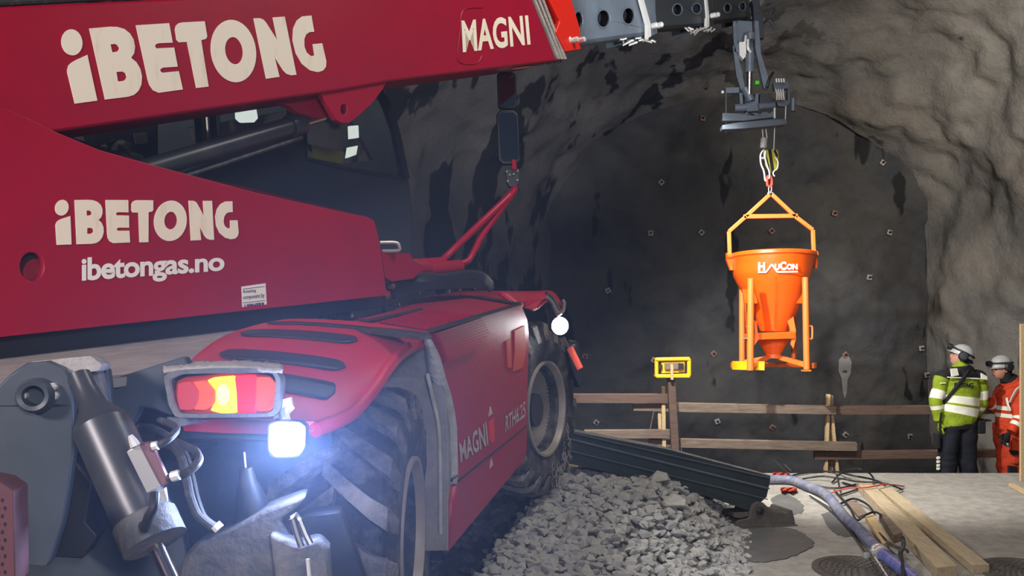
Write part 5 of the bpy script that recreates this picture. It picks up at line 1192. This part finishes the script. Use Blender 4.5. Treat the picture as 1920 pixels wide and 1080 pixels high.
def head_mesh(mb, c, fwd, up, s):
    """egg-shaped head with nose, brow, chin, ears"""
    fwd = V(fwd).normalized(); rt = fwd.cross(V(up)).normalized(); up = rt.cross(fwd).normalized(); rows = []
    for i in range(15):
        ph = math.pi * i / 14; row = []
        for j in range(24):
            th = 2 * math.pi * j / 24; x, y, z = math.sin(ph) * math.sin(th), math.sin(ph) * math.cos(th), math.cos(ph)
            w_ = .078 * (1 - .22 * max(0, -z)); dd = .098; p = V((x * w_, y * dd, z * .118))
            if y > .5:
                f = math.exp(-(x / .16) ** 2)
                p.y += .026 * f * math.exp(-((z + .12) / .17) ** 2)          # nose
                p.y -= .012 * math.exp(-((abs(x) - .38) / .18) ** 2) * math.exp(-((z - .10) / .14) ** 2)   # eye sockets
                p.y += .012 * math.exp(-(x / .3) ** 2) * math.exp(-((z + .75) / .2) ** 2)     # chin
                p.y += .006 * math.exp(-(x / .3) ** 2) * math.exp(-((z + .45) / .08) ** 2)    # lips
            row.append(c + (rt * p.x + fwd * p.y + up * p.z) * s)
        rows.append(row)
    mb.rings(rows)
    for sg in (-1, 1):
        e = c + (rt * sg * .080 - fwd * .005 - up * .01) * s; mb.lathe([(.004, -.006 * sg), (.028, 0), (.024, .008 * sg), (.008, .004 * sg)], e, rt, 12)
def face_features(c, fwd, up, s, par):
    fwd = V(fwd).normalized(); rt = fwd.cross(V(up)).normalized(); up = rt.cross(fwd).normalized(); mb = MB()
    for sg in (-1, 1): mb.lathe([(0, -.004), (.012, 0), (.010, .005), (0, .008)], c + (rt * sg * .030 + fwd * .082 + up * .012) * s, fwd, 10)
    mb.build('eye', 'blackcloth', par); MB().box(c + (fwd * .098 - up * .055) * s, rt * .022 * s, fwd * .004 * s, up * .003 * s).build('mouth', 'rag', par, bevel=.002)
def helmet(c, fwd, up, s, par, lampside=True):
    fwd = V(fwd).normalized(); rt = fwd.cross(V(up)).normalized(); up = rt.cross(fwd).normalized(); rows = []
    for i in range(11):
        ph = math.pi / 2 * i / 10; row = []
        for j in range(32):
            th = 2 * math.pi * j / 32; row.append(c + (rt * math.sin(th) * .112 * math.sin(ph) + fwd * math.cos(th) * .138 * math.sin(ph) + up * (.030 + .125 * math.cos(ph))) * s)
        rows.append(row)
    for (k, dz) in ((1.0, -.02), (1.10, -.028), (1.10, -.034), (.97, -.03)):
        rows.append([c + (rt * math.sin(2 * math.pi * j / 32) * .113 * k + fwd * (math.cos(2 * math.pi * j / 32) * .140 * k + (.03 if math.cos(2 * math.pi * j / 32) > .5 else 0) * (k - .97) * 6) + up * (.03 + dz)) * s for j in range(32)])
    h = MB().rings(rows, cap=False).build('helmet', 'helmet', par, solid=.004 * s)
    m2 = MB()
    for sg in (-1, 1): m2.box(c + (up * .112 + rt * sg * .04) * s, fwd * .07 * s, rt * .004 * s, up * .010 * s)
    m2.build('vent_rib', 'helmet', h, bevel=.003)
    # strap of the head lamp, lamp, ear defenders
    ringp = [c + (rt * math.sin(2 * math.pi * j / 24) * .118 + fwd * math.cos(2 * math.pi * j / 24) * .145 + up * (.050 + .012 * math.cos(2 * math.pi * j / 24))) * s for j in range(25)]
    MB().tube(ringp, .010 * s, 6, flat=1.4).build('lamp_strap', 'black', h)
    MB().lathe([(.03, 0), (.034, .015), (.034, .05), (.026, .055)], c + (fwd * .14 + up * .06) * s, fwd, 16).build('head_lamp', 'black', h)
    for sg in (-1, 1):
        m3 = MB().lathe([(.045 * s, 0), (.060 * s, .008), (.060 * s, .038), (.046 * s, .055), (.010, .058)], c + (rt * sg * .092 - up * .008 - fwd * .02) * s, rt * sg + up * .15, 22)
        m3.tube([c + (rt * sg * .12 - fwd * .02) * s, c + (rt * sg * .13 - fwd * .03 + up * .06) * s], .009, 6); m3.build('ear_defender', 'black', par)
    MB().tube([c + (rt * -.085 + fwd * .02 + up * .0) * s, c + (fwd * .05 - up * .125) * s, c + (rt * .085 + fwd * .02 + up * .0) * s], .006, 6, smooth=5).build('chin_strap', 'blackcloth', par)
def body(chain_edges, nm, hc, fwd, up, s):
    chain, edges = chain_edges; me = skin_body(nm, chain, edges, 'skin', None, 1); mb = MB(); head_mesh(mb, hc, fwd, up, s)
    mb.add([v.co.copy() for v in me.vertices], [list(p.vertices) for p in me.polygons]); return mb
# --- person 1: hi-vis yellow, back to the camera, looking up to the left
FZ = -.28
def foot(u, dy=0): p = U(u, 887, YP); return V((p.x, YP + dy, FZ))
fw1 = V((-.80, .42, .42)); up1 = V((.38, -.12, .92)); hc1 = P(1802, 671)
def chn(hc, neck, chest, waist, pel, shl, ell_, wrl, shr, elr, wrr, hpl, knl, anl, hpr, knr, anr, tol, tor):
    c = [(pel, .06, .06), (waist, .12, .09), (chest, .11, .09), (neck, .055, .055), (hc, .06, .06),
         (shl, .06, .06), (ell_, .042, .042), (wrl, .03, .03), (shr, .06, .06), (elr, .042, .042), (wrr, .03, .03),
         (hpl, .055, .055), (knl, .06, .06), (anl, .045, .045), (tol, .04, .03), (hpr, .055, .055), (knr, .06, .06), (anr, .045, .045), (tor, .04, .03)]
    e = [(0, 1), (1, 2), (2, 3), (3, 4), (2, 5), (5, 6), (6, 7), (2, 8), (8, 9), (9, 10), (0, 11), (11, 12), (12, 13), (13, 14), (0, 15), (15, 16), (16, 17), (17, 18)]
    return c, e
S1 = dict(shl=P(1767, 708), el=P(1754, 752, -.02), wl=P(1759, 788, -.02), shr=P(1835, 708), er=P(1842, 752, .02), wr=P(1838, 785, .12))
mb = body(chn(hc1, P(1801, 690), P(1803, 720), P(1800, 780), P(1797, 808), S1['shl'], S1['el'], S1['wl'], S1['shr'], S1['er'], S1['wr'],
              P(1782, 815), P(1778, 862), foot(1775) + V((0, 0, .09)), P(1812, 815), P(1814, 862), foot(1815) + V((0, 0, .09)), foot(1772, .14) + V((0, 0, .05)), foot(1817, .14) + V((0, 0, .05))), 'b', hc1, fw1, up1, 1.02)
P1 = mb.build('person', 'skin', None, angle=60, origin=foot(1795))
tag(P1, 'person in yellow hi-vis jacket and dark trousers seen from behind, looking up, beside the fence', 'person')
face_features(hc1, fw1, up1, 1.02, P1); helmet(hc1 + V((.005, 0, .022)), fw1, up1, .90, P1)
MB().rings([[hc1 + V((.03, -.01, -.05)) + V((math.cos(t) * .085 + (.02 if k == 0 else 0), math.sin(t) * .09, -.02 + k * .03)) for t in [2 * math.pi * j / 18 for j in range(18)]] for k in range(3)]).build('hair', 'blackcloth', P1)
Y = ['hiyel', 'reflect', 'blackcloth']
def vb(u, v): return P(u, v)
tor = [(P(1793, 797), .205, .135), (P(1793, 790), .212, .15), (P(1797, 770), .222, .155), (P(1801, 740), .222, .15), (P(1802, 718), .215, .14), (P(1802, 703), .195, .125), (P(1802, 693), .14, .105), (P(1801, 684), .085, .085), (P(1801, 678), .075, .075)]
# bands by v: convert to the t parameter
def tv(keys, v):
    zs_ = [k_[0].z for k_ in keys]; z = P(0, v).z
    for j in range(len(zs_) - 1):
        a_, b_ = zs_[j], zs_[j + 1]
        if (a_ - z) * (b_ - z) <= 0: return (j + (z - a_) / (b_ - a_)) / (len(zs_) - 1)
    return 0
bands = [(tv(tor, 775), tv(tor, 761), 1), (tv(tor, 757), tv(tor, 743), 1), (tv(tor, 708), tv(tor, 686), 2)]
jk = ringloft('jacket', densify(tor, bands), Y, P1, 36, .007)
for sh, el, wr, k in ((S1['shl'], S1['el'], S1['wl'], 0), (S1['shr'], S1['er'], S1['wr'], 1)):
    sd = -1 if k == 0 else 1
    keys = [(sh + V((-.06 * sd, 0, .045)), .06, .07), (sh, .088, .09), (sh.lerp(el, .5), .082, .085), (el, .074, .078), (el.lerp(wr, .5), .066, .07), (wr, .052, .055)]
    ringloft('sleeve', densify(keys, [(0, .22, 2), (.42, .56, 1), (.68, .76, 1)]), Y, jk, 22, .006)
for q_ in ([(1771, 691), (1782, 690), (1785, 703), (1773, 705)], [(1828, 699), (1838, 705), (1839, 712), (1829, 710)]):
    c_ = [P(u, v) for u, v in q_]; MB().prism([[p + V((0, -.150 if p.x < P(1800, 0).x else -.14, 0)) for p in c_]], V((0, .03, 0))).build('shoulder_tape', 'reflect', jk, smooth=False)
MB().prism([[P(u, v, -.146) for u, v in [(1766, 705.5), (1838, 709), (1838, 711), (1766, 707.5)]]], V((0, .03, 0))).build('yoke_tape', 'reflect', jk, smooth=False)
MB().prism([[P(u, v, -.10) for u, v in [(1756, 717), (1765, 716.5), (1765, 718.5), (1756, 719)]]], V((0, .03, 0))).build('sleeve_tape', 'reflect', jk, smooth=False)
def on_back(u, v):
    d = V(((u - 960) / F, 1, (HV - v) / F)); c_ = P(1802, 0); A_, B_ = .222, .153; x0 = -c_.x; y0 = -c_.y
    A = (d.x / A_) ** 2 + (d.y / B_) ** 2; Bq = 2 * (x0 * d.x / A_ ** 2 + y0 * d.y / B_ ** 2); Cq = (x0 / A_) ** 2 + (y0 / B_) ** 2 - 1
    D = max(0, Bq * Bq - 4 * A * Cq); t = (-Bq - math.sqrt(D)) / (2 * A); return V((0, 0, EYE)) + d * (t - .014)
mb = MB(); text_quad(mb, 'iBETONG', [(1789, 717), (1825, 718), (1825, 727), (1789, 725)], on_back, .06); mb.build('back_lettering', 'blackcloth', jk, smooth=False, fix=False)
L_ = []
for k in range(15):
    t = k / 14; u, v = 1818 + (1757 - 1818) * t, 694 + (772 - 694) * t; L_.append([on_back(u - 2.6, v - 2), on_back(u + 2.6, v + 2)])
MB().grid(L_).build('shoulder_strap', 'blackcloth', jk, solid=.012, fix=False)
MB().tube([P(1757, 772, -.1), P(1756, 790, -.08), P(1758, 812, -.06)], .012, 8).build('strap_end', 'blackcloth', jk)
ringloft('jacket_hem', [(P(1794, 803), .20, .13, 0), (P(1794, 797), .212, .14, 0), (P(1794, 790), .215, .14, 0)], ['blackcloth'], P1, 30, .003)
tr = []
for uu, kn, an, hp in ((1777, 1777, 1775, 1781), (1813, 1814, 1816, 1811)):
    keys = [(P(hp, 792), .115, .125), (P(hp, 815), .118, .12), (P(kn, 850), .103, .10), (P(kn, 870), .10, .10), (P(an, 900), .095, .10), (foot(an) + V((0, .02, .05)), .085, .10)]
    ringloft('trouser_leg', densify(keys, []), ['navycloth'], P1, 22, .008)
for uu in (1774, 1816): MB().lathe([(.0, 0), (.055, 0), (.06, .03), (.05, .10)], foot(uu), (0, 0, 1), 16).box(foot(uu, .09) + V((0, 0, .035)), (.048, 0, 0), (0, .09, 0), (0, 0, .035)).build('boot', 'blackcloth', P1, bevel=.01)
m2 = MB()
for v in (858, 865, 872, 878): m2.box(P(1757.5, v, -.02), (.012, 0, .004), (0, .02, 0), (0, 0, .012))
m2.build('leg_tape', 'reflect', P1, smooth=False)
MB().box(P(1754, 826, -.03), (.022, 0, 0), (0, .05, 0), (0, 0, .09)).build('tool_pouch', 'blackcloth', P1, bevel=.01); MB().box(P(1833, 800, -.04), (.045, 0, 0), (0, .06, 0), (0, 0, .075)).build('hip_pouch', 'blackcloth', P1, bevel=.015)
hand(P(1760, 797, -.03), (.10, 0, -1), (0, 1, 0), .17, 'hiyel', P1, .3); hand(P(1841, 787, .0), (.95, -.1, -.15), (0, 1, .1), .15, 'blackcloth', P1, .25)
# --- person 2: hi-vis orange, in profile facing left
YP = 9.85; fw2 = V((-1, -.10, -.12)); up2 = V((-.08, 0, 1)); hc2 = P(1876, 693)
S2 = dict(sh=P(1897, 735, -.17), el=P(1889, 783, -.24), wr=P(1872, 806, -.26), sf=P(1898, 733, .17), ef=P(1882, 765, .16), wf=P(1858, 752, .10))
mb = body(chn(hc2, P(1888, 712), P(1898, 738), P(1898, 790), P(1896, 808), S2['sh'], S2['el'], S2['wr'], S2['sf'], S2['ef'], S2['wf'],
              P(1894, 815, -.09), P(1892, 862, -.09), foot(1894, -.02) + V((0, 0, .09)), P(1896, 815, .09), P(1898, 862, .10), foot(1900, .2) + V((0, 0, .09)), foot(1878, -.02) + V((0, 0, .05)), foot(1884, .2) + V((0, 0, .05))), 'b2', hc2, fw2, up2, 1.0)
P2 = mb.build('person', 'skin', None, angle=60, origin=foot(1895))
tag(P2, 'person in orange hi-vis suit and white helmet in profile at right edge, facing left', 'person')
face_features(hc2, fw2, up2, 1.0, P2); helmet(hc2 + V((.012, 0, .035)), fw2, up2, .90, P2)
MB().rings([[hc2 + V((.045 + dx, 0, z)) + V((math.cos(t) * r * .9, math.sin(t) * r, 0)) for t in [2 * math.pi * j / 18 for j in range(18)]] for z, r, dx in ((.04, .085, 0), (0, .085, 0), (-.05, .08, .01), (-.10, .075, .025), (-.15, .085, .04))]).build('balaclava', 'blackcloth', P2)
O_ = ['hiora', 'reflect', 'blackcloth']
tor = [(P(1897, 815), .17, .20), (P(1898, 800), .178, .205), (P(1900, 780), .182, .215), (P(1902, 757), .185, .22), (P(1901, 738), .18, .225), (P(1899, 723), .15, .20), (P(1895, 715), .10, .13), (P(1890, 708), .08, .09)]
bands = [(tv(tor, 784), tv(tor, 777), 1), (tv(tor, 771), tv(tor, 763), 1), (tv(tor, 712), 1.1, 2)]
jk = ringloft('jacket', densify(tor, bands), O_, P2, 36, .007)
for (sh, el, wr), k in (((S2['sh'], S2['el'], S2['wr']), 0), ((S2['sf'], S2['ef'], S2['wf']), 1)):
    keys = [(sh + V((0, .05 * (1 if k == 0 else -1), .05)), .07, .06), (sh, .095, .08), (sh.lerp(el, .5), .088, .08), (el, .078, .076), (el.lerp(wr, .5), .068, .066), (wr, .054, .054)]
    ringloft('sleeve', densify(keys, [(.56, .65, 1), (.74, .83, 1)]), O_, jk, 22, .006)
# tape arching over the near shoulder
MB().tube([P(1875, 752, -.20), P(1877, 738, -.245), P(1884, 727, -.25), (P(1896, 724, -.24)), P(1906, 730, -.25), P(1911, 745, -.25), P(1912, 762, -.235)], .019, 8, smooth=4, flat=.35).build('shoulder_tape', 'reflect', jk)
MB().tube([P(1873, 745, -.15), P(1873, 758, -.18), P(1875, 768, -.2)], .022, 8, smooth=4, flat=.35).build('chest_tape', 'reflect', jk)
for dy, an, kn in ((-.09, 1893, 1891), (.10, 1900, 1898)):
    keys = [(P(1894, 795, dy), .135, .115), (P(1894, 815, dy), .14, .12), (P(kn, 850, dy), .128, .11), (P(kn, 870, dy), .12, .105), (P(an, 900, dy), .115, .10), (foot(an, dy) + V((0, 0, .05)), .11, .10)]
    ringloft('trouser_leg', densify(keys, []), ['hiora'], P2, 22, .008)
def patch(pts, dy, nm, mt='blackcloth'): MB().prism([[P(u, v, dy) for u, v in pts]], V((0, .04, 0))).build(nm, mt, P2, bevel=.005)
patch([(1895, 812), (1913, 813), (1913, 836), (1895, 838)], -.235, 'thigh_pocket'); patch([(1874, 840), (1899, 842), (1899, 848), (1878, 849)], -.215, 'knee_patch'); patch([(1873, 869), (1888, 870), (1889, 889), (1874, 889)], -.205, 'shin_patch'); patch([(1881, 854), (1890, 855), (1890, 865), (1881, 865)], -.215, 'badge', 'rag')
for uu, dy in ((1890, -.06), (1896, .12)): MB().lathe([(.0, 0), (.06, 0), (.065, .03), (.055, .10)], foot(uu, dy), (0, 0, 1), 16).box(foot(uu - 13, dy) + V((0, 0, .035)), (.09, 0, 0), (0, .045, 0), (0, 0, .035)).build('boot', 'blackcloth', P2, bevel=.01)
hand(P(1862, 815, -.27), (-.45, 0, -.9), (.9, 0, -.4), .20, 'blackcloth', P2, .7); hand(P(1853, 750, .08), (-1, 0, .1), (0, .6, .8), .17, 'blackcloth', P2, .4)
MB().tube([P(1861, 826, -.30), P(1860, 833, -.30)], .012, 8).build('torch_tip', 'helmet', P2)

# =====================================================================================
# LENS GLARE: scattering volume standing in for the bluish veil around the rear lamp
# =====================================================================================
hm = bpy.data.materials.new('glare_volume'); hm.use_nodes = True; nt = hm.node_tree; nt.nodes.clear()
out = nt.nodes.new('ShaderNodeOutputMaterial'); vs_ = nt.nodes.new('ShaderNodeVolumeScatter'); g_ = nt.nodes.new('ShaderNodeNewGeometry')
vm = nt.nodes.new('ShaderNodeVectorMath'); vm.operation = 'SUBTRACT'; vm.inputs[1].default_value = (-.55, 2.75, 1.4); nt.links.new(g_.outputs['Position'], vm.inputs[0])
vl = nt.nodes.new('ShaderNodeVectorMath'); vl.operation = 'LENGTH'; nt.links.new(vm.outputs[0], vl.inputs[0])
mr = nt.nodes.new('ShaderNodeMapRange'); mr.interpolation_type = 'SMOOTHSTEP'; nt.links.new(vl.outputs['Value'], mr.inputs[0])
mr.inputs[1].default_value = .1; mr.inputs[2].default_value = 1.75; mr.inputs[3].default_value = .095; mr.inputs[4].default_value = 0
nt.links.new(mr.outputs[0], vs_.inputs['Density'])
vs_.inputs['Color'].default_value = (.45, .62, 1, 1); vs_.inputs['Anisotropy'].default_value = .35
nt.links.new(vs_.outputs[0], out.inputs['Volume']); M['air'] = hm
air = MB().box((-.45, 2.9, 1.75), (1.9, 0, 0), (0, 1.95, 0), (0, 0, 1.6)).build('glare_haze', 'air', None, smooth=False)
tag(air, 'thin bluish haze glowing in the air around the rear work lamp', 'haze', kind='stuff')
